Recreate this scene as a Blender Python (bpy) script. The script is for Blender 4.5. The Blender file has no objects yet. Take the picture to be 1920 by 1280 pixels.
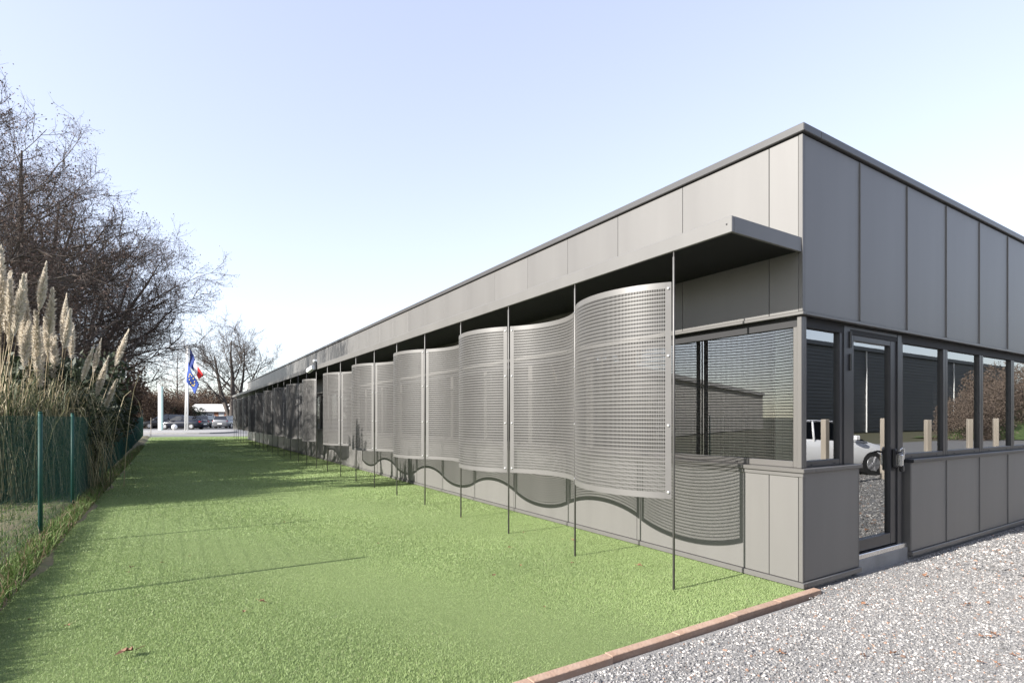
import bpy, bmesh, math, random
import numpy as np
from mathutils import Vector, Matrix
from math import radians, sin, cos, pi

random.seed(7)
RNG = np.random.default_rng(11)
S = bpy.context.scene
COL = S.collection

# ------------------------------------------------------------------ camera
CAM = np.array([-4.679, -2.659, 1.497])
HEAD = radians(32.234)
cd = bpy.data.cameras.new('camera'); cam = bpy.data.objects.new('camera', cd); COL.objects.link(cam)
cam.location = CAM
cam.rotation_euler = (radians(90), 0, -HEAD)
cd.sensor_width = 36; cd.lens = 36 * 1017.6 / 1920
cd.shift_y = (783.76 - 640) / 1920
cd.clip_start = 0.05; cd.clip_end = 6000
S.camera = cam

# ------------------------------------------------------------------ sky, sun, exposure
SUN_EL, SUN_AZ = radians(27.0), radians(1.7)          # the sun stands over -x, a touch behind the end facade
w = bpy.data.worlds.new('World'); S.world = w; w.use_nodes = True
nt = w.node_tree; bg = nt.nodes['Background']
sk = nt.nodes.new('ShaderNodeTexSky'); sk.sky_type = 'NISHITA'; sk.sun_disc = False
sk.sun_elevation = SUN_EL; sk.sun_rotation = radians(-90) + SUN_AZ
sk.air_density = 1.0; sk.dust_density = 0.8; sk.ozone_density = 2.5; sk.altitude = 20
hs = nt.nodes.new('ShaderNodeHueSaturation'); hs.inputs['Saturation'].default_value = .86; hs.inputs['Hue'].default_value = 0.524
gm = nt.nodes.new('ShaderNodeGamma'); gm.inputs['Gamma'].default_value = 0.5      # one even tone curve over the whole dome: flattens the sky's brightness gradient
vm = nt.nodes.new('ShaderNodeVectorMath'); vm.operation = 'SCALE'; vm.inputs['Scale'].default_value = 1.72
nt.links.new(sk.outputs[0], gm.inputs['Color']); nt.links.new(gm.outputs[0], hs.inputs['Color'])
nt.links.new(hs.outputs[0], vm.inputs[0]); nt.links.new(vm.outputs[0], bg.inputs['Color'])
bg.inputs['Strength'].default_value = 0.15
sl = bpy.data.lights.new('sun', 'SUN'); sl.energy = 5.0; sl.angle = radians(0.53); sl.color = (1.0, 0.955, 0.9)
sun = bpy.data.objects.new('sun', sl); COL.objects.link(sun)
to_sun = Vector((-cos(SUN_EL) * cos(SUN_AZ), cos(SUN_EL) * sin(SUN_AZ), sin(SUN_EL)))
sun.rotation_euler = to_sun.to_track_quat('Z', 'Y').to_euler(); sun.location = (-20, 0, 20)
S.view_settings.view_transform = 'Standard'; S.view_settings.look = 'None'
S.view_settings.exposure = 1.35; S.view_settings.gamma = 1
S.view_settings.use_curve_mapping = False
S.cycles.transparent_max_bounces = 24

# ------------------------------------------------------------------ helpers
F2 = np.array([sin(HEAD), cos(HEAD)]); R2 = np.array([cos(HEAD), -sin(HEAD)])
def far(lat, dep):
    """ground point 'dep' metres ahead of the viewpoint's street line and 'lat' to its right"""
    p = CAM[:2] + dep * F2 + lat * R2
    return float(p[0]), float(p[1])

def link(o, parent=None):
    COL.objects.link(o)
    if parent is not None: o.parent = parent
    return o
def tag(o, label=None, cat=None, group=None, kind=None):
    if label: o['label'] = label
    if cat: o['category'] = cat
    if group: o['group'] = group
    if kind: o['kind'] = kind
    return o
def empty(name, loc=(0, 0, 0), rz=0):
    o = bpy.data.objects.new(name, None); o.location = loc; o.rotation_euler = (0, 0, rz)
    o.empty_display_size = .2
    return link(o)
def copy_tree(o, parent=None):
    c = o.copy(); link(c, parent)
    for ch in list(o.children): copy_tree(ch, c)
    return c

class MB:
    """collects quads/tris, then links them as one mesh object"""
    def __init__(s): s.V = []; s.F = []; s.n = 0
    def add(s, v, f):
        v = np.asarray(v, float); b = s.n
        s.V.append(v); s.F += [tuple(int(i) + b for i in q) for q in f]; s.n += len(v); return s
    def box(s, x0, y0, z0, x1, y1, z1):
        v = [(x, y, z) for z in (z0, z1) for y in (y0, y1) for x in (x0, x1)]
        return s.add(v, [(0, 2, 3, 1), (4, 5, 7, 6), (0, 1, 5, 4), (2, 6, 7, 3), (0, 4, 6, 2), (1, 3, 7, 5)])
    def obox(s, c, ax, ay, az):
        c = np.array(c, float); ax, ay, az = (np.array(a, float) for a in (ax, ay, az))
        v = [c + i * ax + j * ay + k * az for k in (-1, 1) for j in (-1, 1) for i in (-1, 1)]
        return s.add(v, [(0, 2, 3, 1), (4, 5, 7, 6), (0, 1, 5, 4), (2, 6, 7, 3), (0, 4, 6, 2), (1, 3, 7, 5)])
    def bev(s, x0, y0, z0, x1, y1, z1, b=.004):
        bm = bmesh.new(); bmesh.ops.create_cube(bm, size=1)
        for v in bm.verts:
            v.co = ((x0 + x1) / 2 + v.co.x * (x1 - x0), (y0 + y1) / 2 + v.co.y * (y1 - y0), (z0 + z1) / 2 + v.co.z * (z1 - z0))
        bmesh.ops.bevel(bm, geom=list(bm.edges), offset=b, segments=1, affect='EDGES', profile=.5)
        return s.bm(bm)
    def bm(s, bm):
        bm.verts.index_update()
        s.add([tuple(v.co) for v in bm.verts], [[v.index for v in f.verts] for f in bm.faces]); bm.free(); return s
    def tube(s, pts, rad, n=8, cap=True):
        pts = [Vector(p) for p in pts]; m = len(pts)
        rad = rad if hasattr(rad, '__len__') else [rad] * m
        vs = []
        for i, p in enumerate(pts):
            d = (pts[min(i + 1, m - 1)] - pts[max(i - 1, 0)]).normalized()
            a = d.orthogonal().normalized() if i == 0 else (a - d * a.dot(d)).normalized()
            b = d.cross(a)
            vs += [p + rad[i] * (cos(2 * pi * k / n) * a + sin(2 * pi * k / n) * b) for k in range(n)]
        fs = [(i * n + k, i * n + (k + 1) % n, (i + 1) * n + (k + 1) % n, (i + 1) * n + k) for i in range(m - 1) for k in range(n)]
        if cap: fs += [tuple(range(n))[::-1], tuple(range((m - 1) * n, m * n))]
        return s.add([tuple(v) for v in vs], fs)
    def mesh(s, name, mat, smooth=False):
        me = bpy.data.meshes.new(name)
        V = np.concatenate(s.V) if s.V else np.zeros((0, 3))
        me.from_pydata(V.tolist(), [], s.F)
        if smooth: me.polygons.foreach_set('use_smooth', [True] * len(me.polygons))
        if mat: me.materials.append(mat)
        me.update(); return me
    def build(s, name, mat, parent=None, smooth=False):
        return link(bpy.data.objects.new(name, s.mesh(name, mat, smooth)), parent)

def np_mesh(name, V, Fc, mat, colors=None, smooth=False):
    """fast mesh from arrays: V (n,3), Fc (m,k) with k equal for all faces"""
    me = bpy.data.meshes.new(name); m, k = Fc.shape
    me.vertices.add(len(V)); me.vertices.foreach_set('co', V.astype(np.float32).ravel())
    me.loops.add(m * k); me.loops.foreach_set('vertex_index', Fc.astype(np.int32).ravel())
    me.polygons.add(m); me.polygons.foreach_set('loop_start', np.arange(0, m * k, k, dtype=np.int32))
    me.polygons.foreach_set('loop_total', np.full(m, k, dtype=np.int32))
    me.polygons.foreach_set('use_smooth', np.full(m, smooth, dtype=bool))
    if colors is not None:
        a = me.color_attributes.new('tone', 'FLOAT_COLOR', 'POINT')
        a.data.foreach_set('color', np.c_[colors, np.ones(len(colors))].astype(np.float32).ravel())
    me.materials.append(mat); me.update(calc_edges=True); me.validate()
    return me
def np_obj(name, V, Fc, mat, parent=None, colors=None, smooth=False):
    return link(bpy.data.objects.new(name, np_mesh(name, V, Fc, mat, colors, smooth)), parent)

# ------------------------------------------------------------------ materials
def mat(name, base, rough=.6, metal=0., spec=.5, var=None, scale=8., bump=0., bscale=60., attr=False, rnd=0., sheen=0., trans=0., stretch=None, detail=4):
    m = bpy.data.materials.new(name); m.use_nodes = True; n = m.node_tree; p = n.nodes['Principled BSDF']
    p.inputs['Roughness'].default_value = rough; p.inputs['Metallic'].default_value = metal
    p.inputs['Specular IOR Level'].default_value = spec
    tc = n.nodes.new('ShaderNodeTexCoord')
    co = tc.outputs['Object']
    if stretch:
        mp = n.nodes.new('ShaderNodeMapping'); mp.inputs['Scale'].default_value = stretch
        n.links.new(co, mp.inputs[0]); co = mp.outputs[0]
    out = None
    if attr:
        at = n.nodes.new('ShaderNodeVertexColor'); at.layer_name = 'tone'; out = at.outputs[0]
    if var is not None:
        t = n.nodes.new('ShaderNodeTexNoise'); t.inputs['Scale'].default_value = scale; t.inputs['Detail'].default_value = detail
        n.links.new(co, t.inputs['Vector'])
        r = n.nodes.new('ShaderNodeMapRange'); r.inputs[1].default_value = .3; r.inputs[2].default_value = .7
        n.links.new(t.outputs[0], r.inputs[0])
        mx = n.nodes.new('ShaderNodeMix'); mx.data_type = 'RGBA'
        mx.inputs[6].default_value = (*base, 1); mx.inputs[7].default_value = (*var, 1)
        n.links.new(r.outputs[0], mx.inputs[0])
        if out is not None:
            mu = n.nodes.new('ShaderNodeMix'); mu.data_type = 'RGBA'; mu.blend_type = 'MULTIPLY'; mu.inputs[0].default_value = 1
            n.links.new(mx.outputs[2], mu.inputs[6]); n.links.new(out, mu.inputs[7]); out = mu.outputs[2]
        else: out = mx.outputs[2]
    if rnd:
        oi = n.nodes.new('ShaderNodeObjectInfo')
        r = n.nodes.new('ShaderNodeMapRange'); r.inputs[3].default_value = 1 - rnd; r.inputs[4].default_value = 1 + rnd
        n.links.new(oi.outputs['Random'], r.inputs[0])
        hv = n.nodes.new('ShaderNodeHueSaturation'); n.links.new(r.outputs[0], hv.inputs['Value'])
        if out is not None: n.links.new(out, hv.inputs['Color'])
        else: hv.inputs['Color'].default_value = (*base, 1)
        out = hv.outputs[0]
    if out is not None: n.links.new(out, p.inputs['Base Color'])
    else: p.inputs['Base Color'].default_value = (*base, 1)
    if bump:
        b = n.nodes.new('ShaderNodeTexNoise'); b.inputs['Scale'].default_value = bscale; b.inputs['Detail'].default_value = 5
        n.links.new(co, b.inputs['Vector'])
        bn = n.nodes.new('ShaderNodeBump'); bn.inputs['Strength'].default_value = bump; bn.inputs['Distance'].default_value = .01
        n.links.new(b.outputs[0], bn.inputs['Height']); n.links.new(bn.outputs[0], p.inputs['Normal'])
    if trans:
        p.inputs['Transmission Weight'].default_value = 0
        tl = n.nodes.new('ShaderNodeBsdfTranslucent'); ms = n.nodes.new('ShaderNodeMixShader'); ms.inputs[0].default_value = trans
        if out is not None: n.links.new(out, tl.inputs[0])
        else: tl.inputs[0].default_value = (*base, 1)
        n.links.new(p.outputs[0], ms.inputs[1]); n.links.new(tl.outputs[0], ms.inputs[2])
        n.links.new(ms.outputs[0], n.nodes['Material Output'].inputs[0])
    return m

def glass(name, tint, ior=2.3, wav=.0):
    m = bpy.data.materials.new(name); m.use_nodes = True; n = m.node_tree; n.nodes.remove(n.nodes['Principled BSDF'])
    fr = n.nodes.new('ShaderNodeFresnel'); fr.inputs[0].default_value = ior
    tr = n.nodes.new('ShaderNodeBsdfTransparent'); tr.inputs[0].default_value = (*tint, 1)
    gl = n.nodes.new('ShaderNodeBsdfGlossy'); gl.inputs['Roughness'].default_value = .0; gl.inputs[0].default_value = (.95, .97, .98, 1)
    ms = n.nodes.new('ShaderNodeMixShader')
    if wav:
        tc = n.nodes.new('ShaderNodeTexCoord'); t = n.nodes.new('ShaderNodeTexNoise'); t.inputs['Scale'].default_value = 1.3; t.inputs['Detail'].default_value = 1
        n.links.new(tc.outputs['Object'], t.inputs['Vector'])
        b = n.nodes.new('ShaderNodeBump'); b.inputs['Strength'].default_value = wav; b.inputs['Distance'].default_value = .004
        n.links.new(t.outputs[0], b.inputs['Height']); n.links.new(b.outputs[0], gl.inputs['Normal'])
    n.links.new(fr.outputs[0], ms.inputs[0]); n.links.new(tr.outputs[0], ms.inputs[1]); n.links.new(gl.outputs[0], ms.inputs[2])
    n.links.new(ms.outputs[0], n.nodes['Material Output'].inputs[0])
    return m

M = {}
M['panel'] = mat('coated_aluminium', (.128, .124, .117), .42, .12, .6, var=(.145, .141, .133), scale=1.0, bump=.05, bscale=1.4, rnd=.05, stretch=(2.5, 2.5, .35))
M['trim'] = mat('aluminium_trim', (.112, .108, .102), .38, .15, var=(.122, .118, .112), scale=3)
M['coping'] = mat('roof_coping_metal', (.075, .073, .072), .38, .2, var=(.085, .083, .081), scale=2)
M['frame'] = mat('window_frame_metal', (.115, .11, .103), .38, .3)
M['frame_dark'] = mat('dark_frame_metal', (.036, .036, .039), .35, .2, var=(.043, .043, .045), scale=4)
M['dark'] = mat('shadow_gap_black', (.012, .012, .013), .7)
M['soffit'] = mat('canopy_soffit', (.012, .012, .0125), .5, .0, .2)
M['screen'] = mat('perforated_steel', (.118, .114, .108), .42, .15, var=(.128, .124, .118), scale=5)
M['pole'] = mat('galvanised_pole', (.12, .117, .112), .45, .4, var=(.1, .097, .094), scale=12)
M['bolt'] = mat('zinc_bolt', (.75, .74, .72), .25, .8)
M['glass'] = glass('window_glass', (.74, .79, .77), 4.0, .05)
M['cglass'] = glass('car_glass', (.15, .17, .18), 1.9)
M['slat'] = mat('blind_slat', (.012, .013, .013), .5, 0, .2)
M['white'] = mat('white_paint', (.8, .8, .78), .5, var=(.75, .75, .73), scale=4)
M['floor_in'] = mat('office_floor', (.12, .12, .12), .6)
M['wall_in'] = mat('office_plaster', (.16, .16, .155), .8)
M['concrete'] = mat('concrete', (.28, .275, .265), .85, var=(.22, .215, .205), scale=6, bump=.3, bscale=40)
M['kerb'] = mat('terracotta_edging', (.28, .18, .125), .85, var=(.34, .24, .18), scale=9, bump=.5, bscale=60, rnd=.09)
M['black'] = mat('black_plastic', (.015, .015, .016), .35)
M['steel'] = mat('stainless', (.6, .6, .6), .22, .9)
M['ground'] = mat('rough_ground', (.075, .085, .035), .95, var=(.12, .10, .06), scale=1.5, bump=.6, bscale=15)
M['verge'] = mat('verge_soil', (.11, .12, .05), .95, var=(.17, .13, .08), scale=5, bump=.8, bscale=30)
M['lawn'] = mat('turf_backing', (.165, .22, .085), .95, 0, .05, var=(.195, .25, .11), scale=260, bump=1., bscale=500, detail=2)
M['blade'] = mat('turf_blade', (.95, .95, .95), .55, 0, .35, attr=True, var=(1.08, 1.06, 1.05), scale=.7, trans=.25)
M['rough'] = mat('verge_blade', (1, 1, 1), .7, 0, .3, attr=True, trans=.2)
M['gravel'] = mat('gravel_bed', (.13, .128, .125), .95, var=(.26, .255, .247), scale=75, bump=1., bscale=90, detail=3)
M['pebble'] = mat('pebble', (.9, .9, .9), .8, 0, .3, attr=True, var=(1.05, 1.03, 1.0), scale=60)
M['asphalt'] = mat('asphalt', (.10, .10, .105), .9, var=(.13, .128, .126), scale=3, bump=.3, bscale=100)
M['road'] = mat('pale_road', (.2, .195, .19), .9, var=(.17, .167, .162), scale=2, bump=.3, bscale=80)
M['bark'] = mat('bark', (.05, .042, .037), .9, var=(.075, .062, .052), scale=14, bump=.6, bscale=30)
M['twig'] = mat('twig', (.078, .064, .053), .85, 0, .2, var=(.11, .088, .073), scale=1.5)
M['catkin'] = mat('catkin', (.11, .075, .06), .9, 0, .15, var=(.16, .11, .09), scale=2)
M['twig_pale'] = mat('pale_twig', (.2, .165, .15), .85, 0, .2, var=(.26, .21, .19), scale=1.5)
M['leaf_dark'] = mat('evergreen_leaf', (.022, .034, .018), .6, 0, .3, var=(.04, .05, .025), scale=3, trans=.15)
M['leaf_brown'] = mat('russet_leaf', (.075, .05, .036), .8, 0, .2, var=(.11, .075, .05), scale=3, trans=.15)
M['leaf_mid'] = mat('bank_leaf', (.08, .11, .04), .7, 0, .3, var=(.12, .14, .06), scale=2, trans=.15)
M['pampas'] = mat('pampas_leaf', (1, 1, 1), .6, 0, .3, attr=True, trans=.25)
M['plume'] = mat('pampas_plume', (.72, .67, .58), .9, 0, .1, var=(.6, .54, .45), scale=30, trans=.35)
M['stalk'] = mat('pampas_stalk', (.36, .28, .17), .6, var=(.28, .22, .12), scale=10)
M['fence'] = mat('green_fence_wire', (.011, .06, .047), .55, 0, .3, var=(.014, .07, .055), scale=10)
M['dry'] = mat('dry_leaf', (.16, .075, .04), .8, var=(.24, .13, .075), scale=30, rnd=.3)
M['ware'] = mat('corrugated_dark', (.075, .08, .088), .5, .3, var=(.085, .09, .098), scale=.4)
M['beige'] = mat('beige_render', (.36, .34, .30), .9, var=(.32, .3, .27), scale=.6)
M['roof'] = mat('grey_roofing', (.22, .21, .2), .8)
M['timber'] = mat('weathered_timber', (.40, .35, .29), .85, var=(.28, .24, .19), scale=6, bump=.4, bscale=20, stretch=(1, 1, .15))
M['navy'] = mat('navy_paint', (.006, .008, .016), .18, 0, .6)
M['carblack'] = mat('black_paint', (.008, .008, .009), .2, 0, .6)
M['cargrey'] = mat('grey_paint', (.08, .083, .09), .25, .3, .6)
M['carsilver'] = mat('silver_paint', (.2, .205, .215), .25, .4, .6)
M['carwhite'] = mat('white_car_paint', (.72, .72, .72), .22, 0, .6)
M['tyre'] = mat('tyre', (.015, .015, .015), .85)
M['rim'] = mat('alloy_rim', (.5, .5, .51), .3, .7)
M['red'] = mat('red_lens', (.35, .01, .01), .2)
M['lens'] = mat('clear_lens', (.7, .7, .7), .1, .3)
M['eu'] = mat('blue_cloth', (.03, .075, .33), .8, trans=.3)
M['frblue'] = mat('tricolour_blue', (.025, .055, .25), .8, trans=.3)
M['frwhite'] = mat('tricolour_white', (.8, .8, .8), .8, trans=.3)
M['frred'] = mat('tricolour_red', (.6, .03, .03), .8, trans=.3)
M['star'] = mat('yellow_print', (.8, .6, .05), .8)
M['teal'] = mat('sign_side', (.25, .36, .36), .4)
M['brick'] = mat('red_brick_wall', (.35, .16, .09), .9, var=(.42, .22, .14), scale=12)
M['orange'] = mat('yellow_lamp_plastic', (.7, .45, .08), .5)

ORD = ['first', 'second', 'third', 'fourth', 'fifth', 'sixth', 'seventh', 'eighth', 'ninth', 'tenth', 'eleventh', 'twelfth', 'thirteenth', 'fourteenth', 'fifteenth', 'sixteenth',
       'seventeenth', 'eighteenth', 'nineteenth', 'twentieth', 'twenty-first', 'twenty-second', 'twenty-third', 'twenty-fourth', 'twenty-fifth', 'twenty-sixth', 'twenty-seventh', 'twenty-eighth', 'twenty-ninth', 'thirtieth']

# ------------------------------------------------------------------ setting
def sheet(name, pts, z, m, kind='structure'):
    o = MB().add([(x, y, z) for x, y in pts], [tuple(range(len(pts)))]).build(name, m)
    return tag(o, kind=kind)
sheet('ground', [(-2500, -2500), (2500, -2500), (2500, 2500), (-2500, 2500)], -.09, M['ground'])

# lawn: synthetic turf, slightly wavy sheet with an irregular left edge
LAWN_Y0 = -.02
def lawn_left(y): return -5.78 + .05 * math.sin(y * 1.7) + .035 * math.sin(y * 4.3 + 1) - .006 * max(y - 10, 0)
def lawn_end(x): return 47.2 - .35 * x
ys = np.concatenate([np.linspace(LAWN_Y0, 12, 60), np.linspace(12.6, 47, 40)])
lb = MB(); V = []; NX = 14
for j, y in enumerate(ys):
    for i in range(NX + 1):
        u = i / NX; x1 = 0.02 if y < 41 else .02 + (y - 41) * .25
        x = lawn_left(y) * (1 - u) + x1 * u
        yy = y if j < len(ys) - 1 else lawn_end(x)
        if j == 0: yy = -.035 - .013 * abs(x)
        V.append((x, yy, .006 * math.sin(x * 2.1 + y * .9) * (0.3 + u * (1 - u) * 2)))
lb.add(V, [(j * (NX + 1) + i, j * (NX + 1) + i + 1, (j + 1) * (NX + 1) + i + 1, (j + 1) * (NX + 1) + i) for j in range(len(ys) - 1) for i in range(NX)])
tag(lb.build('lawn', M['lawn'], smooth=True), kind='structure')

# turf blades, densest near the viewpoint
def blades(regions):
    Vs, Fs, Cs, b = [], [], [], 0
    for (x0, x1, y0, y1, dens, h, wd) in regions:
        n = int(dens * (x1 - x0) * (y1 - y0))
        p = np.c_[RNG.uniform(x0, x1, n), RNG.uniform(y0, y1, n)]
        ll = -5.78 + .05 * np.sin(p[:, 1] * 1.7) + .035 * np.sin(p[:, 1] * 4.3 + 1)
        p = p[(p[:, 0] > ll) & (p[:, 0] < 0.0) & (p[:, 1] > -.034 - .013 * np.abs(p[:, 0]))]; n = len(p)
        a = RNG.uniform(0, 2 * pi, n); hh = h * RNG.uniform(.55, 1.15, n); ww = wd * RNG.uniform(.7, 1.2, n)
        lean = RNG.normal(0, .6, (n, 2)) * hh[:, None] * .8
        d = np.c_[np.cos(a), np.sin(a)] * ww[:, None]
        z = np.full(n, -.003)
        v0 = np.c_[p - d, z]; v1 = np.c_[p + d, z]; v2 = np.c_[p + lean + d * .15, hh]
        Vs.append(np.stack([v0, v1, v2], 1).reshape(-1, 3)); Fs.append(np.arange(3 * n).reshape(-1, 3) + b); b += 3 * n
        t = RNG.uniform(0, 1, n)[:, None]
        patch = (.5 + .5 * np.sin(p[:, 0] * 1.9 + 1.3 * np.sin(p[:, 1] * 1.1)) * np.sin(p[:, 1] * 1.4 + p[:, 0] * .6))[:, None]
        c = np.array([.218, .298, .112]) * (1 - t) + np.array([.29, .375, .165]) * t
        c = c * (.93 + .14 * patch)
        dry = (RNG.uniform(0, 1, n) < .03)[:, None]
        c = np.where(dry, np.array([.36, .37, .22]), c)
        Cs.append(np.repeat(c, 3, axis=0))
    return np.concatenate(Vs), np.concatenate(Fs), np.concatenate(Cs)
V, Fc, Cc = blades([(-6, 0, -.12, 2.2, 28000, .012, .0021), (-6, 0, 2.2, 5, 17000, .0125, .0027), (-6, 0, 5, 10, 7000, .0145, .0045), (-6, 0, 10, 20, 1800, .02, .009), (-6.3, 0, 20, 47, 420, .022, .018)])
tag(np_obj('turf_blades', V, Fc, M['blade'], colors=Cc), kind='stuff')

# gravel yard
sheet('gravel_yard', [(-14, -13), (75, -13), (75, .25), (-.02, .25), (-.02, -.14), (-14, -.14)], -.028, M['gravel'])
sheet('rear_grass', [(-2, 40.2), (60, 40.2), (60, 46), (-2, 46)], -.05, M['ground'])
def pebbles(regions):
    t = (1 + 5 ** .5) / 2
    ico = np.array([(-1, t, 0), (1, t, 0), (-1, -t, 0), (1, -t, 0), (0, -1, t), (0, 1, t), (0, -1, -t), (0, 1, -t), (t, 0, -1), (t, 0, 1), (-t, 0, -1), (-t, 0, 1)]) / math.sqrt(1 + t * t)
    fac = np.array([(0, 11, 5), (0, 5, 1), (0, 1, 7), (0, 7, 10), (0, 10, 11), (1, 5, 9), (5, 11, 4), (11, 10, 2), (10, 7, 6), (7, 1, 8), (3, 9, 4), (3, 4, 2), (3, 2, 6), (3, 6, 8), (3, 8, 9), (4, 9, 5), (2, 4, 11), (6, 2, 10), (8, 6, 7), (9, 8, 1)])
    octv = np.array([(1, 0, 0), (-1, 0, 0), (0, 1, 0), (0, -1, 0), (0, 0, 1), (0, 0, -1)], float)
    octf = np.array([(0, 2, 4), (2, 1, 4), (1, 3, 4), (3, 0, 4), (2, 0, 5), (1, 2, 5), (3, 1, 5), (0, 3, 5)])
    Vs, Fs, Cs, b = [], [], [], 0
    for (poly, dens, r0, r1, hi, clip) in regions:
        x0, x1, y0, y1 = poly
        n = int(dens * (x1 - x0) * (y1 - y0))
        p = np.c_[RNG.uniform(x0, x1, n), RNG.uniform(y0, y1, n)]
        rel = p - CAM[:2]; dep = rel @ F2; lat = rel @ R2
        if clip: p = p[(dep > 1.5) & (np.abs(lat / np.maximum(dep, .1)) < 1.02)]
        n = len(p)
        base, fc = (ico, fac) if hi else (octv, octf)
        k = len(base)
        r = r0 + (r1 - r0) * RNG.beta(1.3, 4, n)
        sc = np.c_[RNG.uniform(.7, 1.3, n), RNG.uniform(.6, 1.1, n), RNG.uniform(.45, .8, n)] * r[:, None]
        v = base[None] * (1 + RNG.normal(0, .13, (n, k, 1))) * sc[:, None]
        a = RNG.uniform(0, 2 * pi, n); ca, sa = np.cos(a)[:, None], np.sin(a)[:, None]
        tl = RNG.normal(0, .35, n)[:, None]
        x, y, z = v[..., 0], v[..., 1], v[..., 2]
        z, y = z * np.cos(tl) + y * np.sin(tl), y * np.cos(tl) - z * np.sin(tl)
        x, y = x * ca - y * sa, x * sa + y * ca
        v = np.stack([x + p[:, :1], y + p[:, 1:], z - .028 + (r * RNG.uniform(.1, .6, n))[:, None]], -1)
        Vs.append(v.reshape(-1, 3)); Fs.append((fc[None] + (np.arange(n) * k)[:, None, None] + b).reshape(-1, 3)); b += n * k
        u = RNG.uniform(0, 1, n)
        mottle = .5 + .5 * np.sin(p[:, 0] * 1.3 + 2 * np.sin(p[:, 1] * .8)) * np.cos(p[:, 1] * 1.7 + p[:, 0] * .5)  # broad wavy patches that hold fewer white stones
        thr = .78 + .14 * mottle
        g = RNG.uniform(.10, .27, n)[:, None]; wv = RNG.uniform(.33, .57, n)[:, None]
        c = np.where((u > thr)[:, None], wv * np.array([1.0, .965, .92]), g * np.array([1, .985, .975]))
        br = RNG.uniform(0, 1, n) < .035
        c[br] = RNG.uniform(.6, 1.1, (br.sum(), 1)) * np.array([.3, .2, .15])
        Cs.append(np.repeat(c, k, axis=0))
    return np.concatenate(Vs), np.concatenate(Fs), np.concatenate(Cs)
V, Fc, Cc = pebbles([((-3.6, 2.2, -2.6, -.17), 3800, .004, .016, True, 1), ((2.2, 6, -2.8, -.02), 2300, .005, .018, True, 1), ((6, 14, -4, -.02), 700, .009, .024, False, 1), ((-.1, 2.2, -.17, -.02), 3000, .005, .016, False, 1),
                     ((-3.6, 2.2, -2.6, -.17), 10000, .0025, .007, False, 1), ((2, 12, -6.5, -.3), 420, .012, .034, False, 0), ((-4.5, 2, -5.5, -2.55), 900, .007, .02, False, 0)])
tag(np_obj('gravel_stones', V, Fc, M['pebble'], colors=Cc, smooth=False), kind='stuff')

# terracotta edging between turf and gravel: row of blocks laid end to end
ed = empty('lawn_edging', (0, -.08, 0)); tag(ed, 'row of terracotta edging blocks between green turf and gravel', 'edging')
x = .1; i = 0; rr = random.Random(3)
while x > -5.9:
    L = rr.uniform(.58, .66)
    o = MB().bev(-L + .002, -.03, -.1, 0, .04, .014, .004).build('edging_block', M['kerb'], ed)
    o.location = (x, rr.uniform(-.003, .003) - .013 * abs(x), rr.uniform(-.002, .002)); o.rotation_euler = (rr.uniform(-.015, .015), rr.uniform(-.003, .003), rr.uniform(-.006, .006))
    x -= L; i += 1

# verge along the fence: lumpy soil strip
vb = MB(); V = []; nyv, nxv = 120, 24
for j in range(nyv + 1):
    y = -1 + 50 * (j / nyv) ** 1.5
    for i in range(nxv + 1):
        u = i / nxv; x = (lawn_left(y) - .02) * u + (-11) * (1 - u) if u < 1 else lawn_left(y) + .03
        z = -.01 if u == 1 else .10 + .035 * math.sin(x * 5 + y * 2.3) * math.sin(y * 3.1 - x) + .02 * math.sin(x * 11 + y * 7) + .12 * (1 - u)
        V.append((x, y, z))
vb.add(V, [(j * (nxv + 1) + i, j * (nxv + 1) + i + 1, (j + 1) * (nxv + 1) + i + 1, (j + 1) * (nxv + 1) + i) for j in range(nyv) for i in range(nxv)])
tag(vb.build('verge', M['verge'], smooth=True), kind='structure')
def tufts(n, xr, yr, hr, cols, wd):
    Vs, Fs, Cs = [], [], []
    x = RNG.uniform(*xr, n); y = yr[0] + (yr[1] - yr[0]) * RNG.uniform(0, 1, n) ** 1.6
    a = RNG.uniform(0, 2 * pi, n); h = RNG.uniform(*hr, n) * RNG.uniform(.4, 1, n)
    d = np.c_[np.cos(a), np.sin(a)] * wd
    p = np.c_[x, y]; ln = RNG.normal(0, .45, (n, 2)) * h[:, None]
    z = np.full(n, .07)
    v = np.stack([np.c_[p - d, z], np.c_[p + d, z], np.c_[p + ln * .4 + d * .7, z + h * .62], np.c_[p + ln * .4 - d * .7, z + h * .62], np.c_[p + ln, z + h * .9]], 1)
    f = np.array([(0, 1, 2), (0, 2, 3), (3, 2, 4)])
    c = np.array(cols)[RNG.integers(0, len(cols), n)] * RNG.uniform(.7, 1.25, (n, 1))
    return v.reshape(-1, 3), (f[None] + 5 * np.arange(n)[:, None, None]).reshape(-1, 3), np.repeat(c, 5, axis=0)
V1 = tufts(26000, (-7.6, -5.8), (1.5, 16), (.05, .2), [(.1, .16, .04), (.14, .21, .055), (.2, .2, .09), (.11, .18, .045)], .004)
V2 = tufts(9000, (-6.0, -5.74), (1.5, 30), (.06, .27), [(.08, .135, .035), (.11, .165, .045), (.2, .15, .09), (.1, .145, .04)], .005)
tag(np_obj('verge_grass', np.r_[V1[0], V2[0]], np.r_[V1[1], V2[1] + len(V1[0])], M['rough'], colors=np.r_[V1[2], V2[2]]), kind='stuff')

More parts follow.
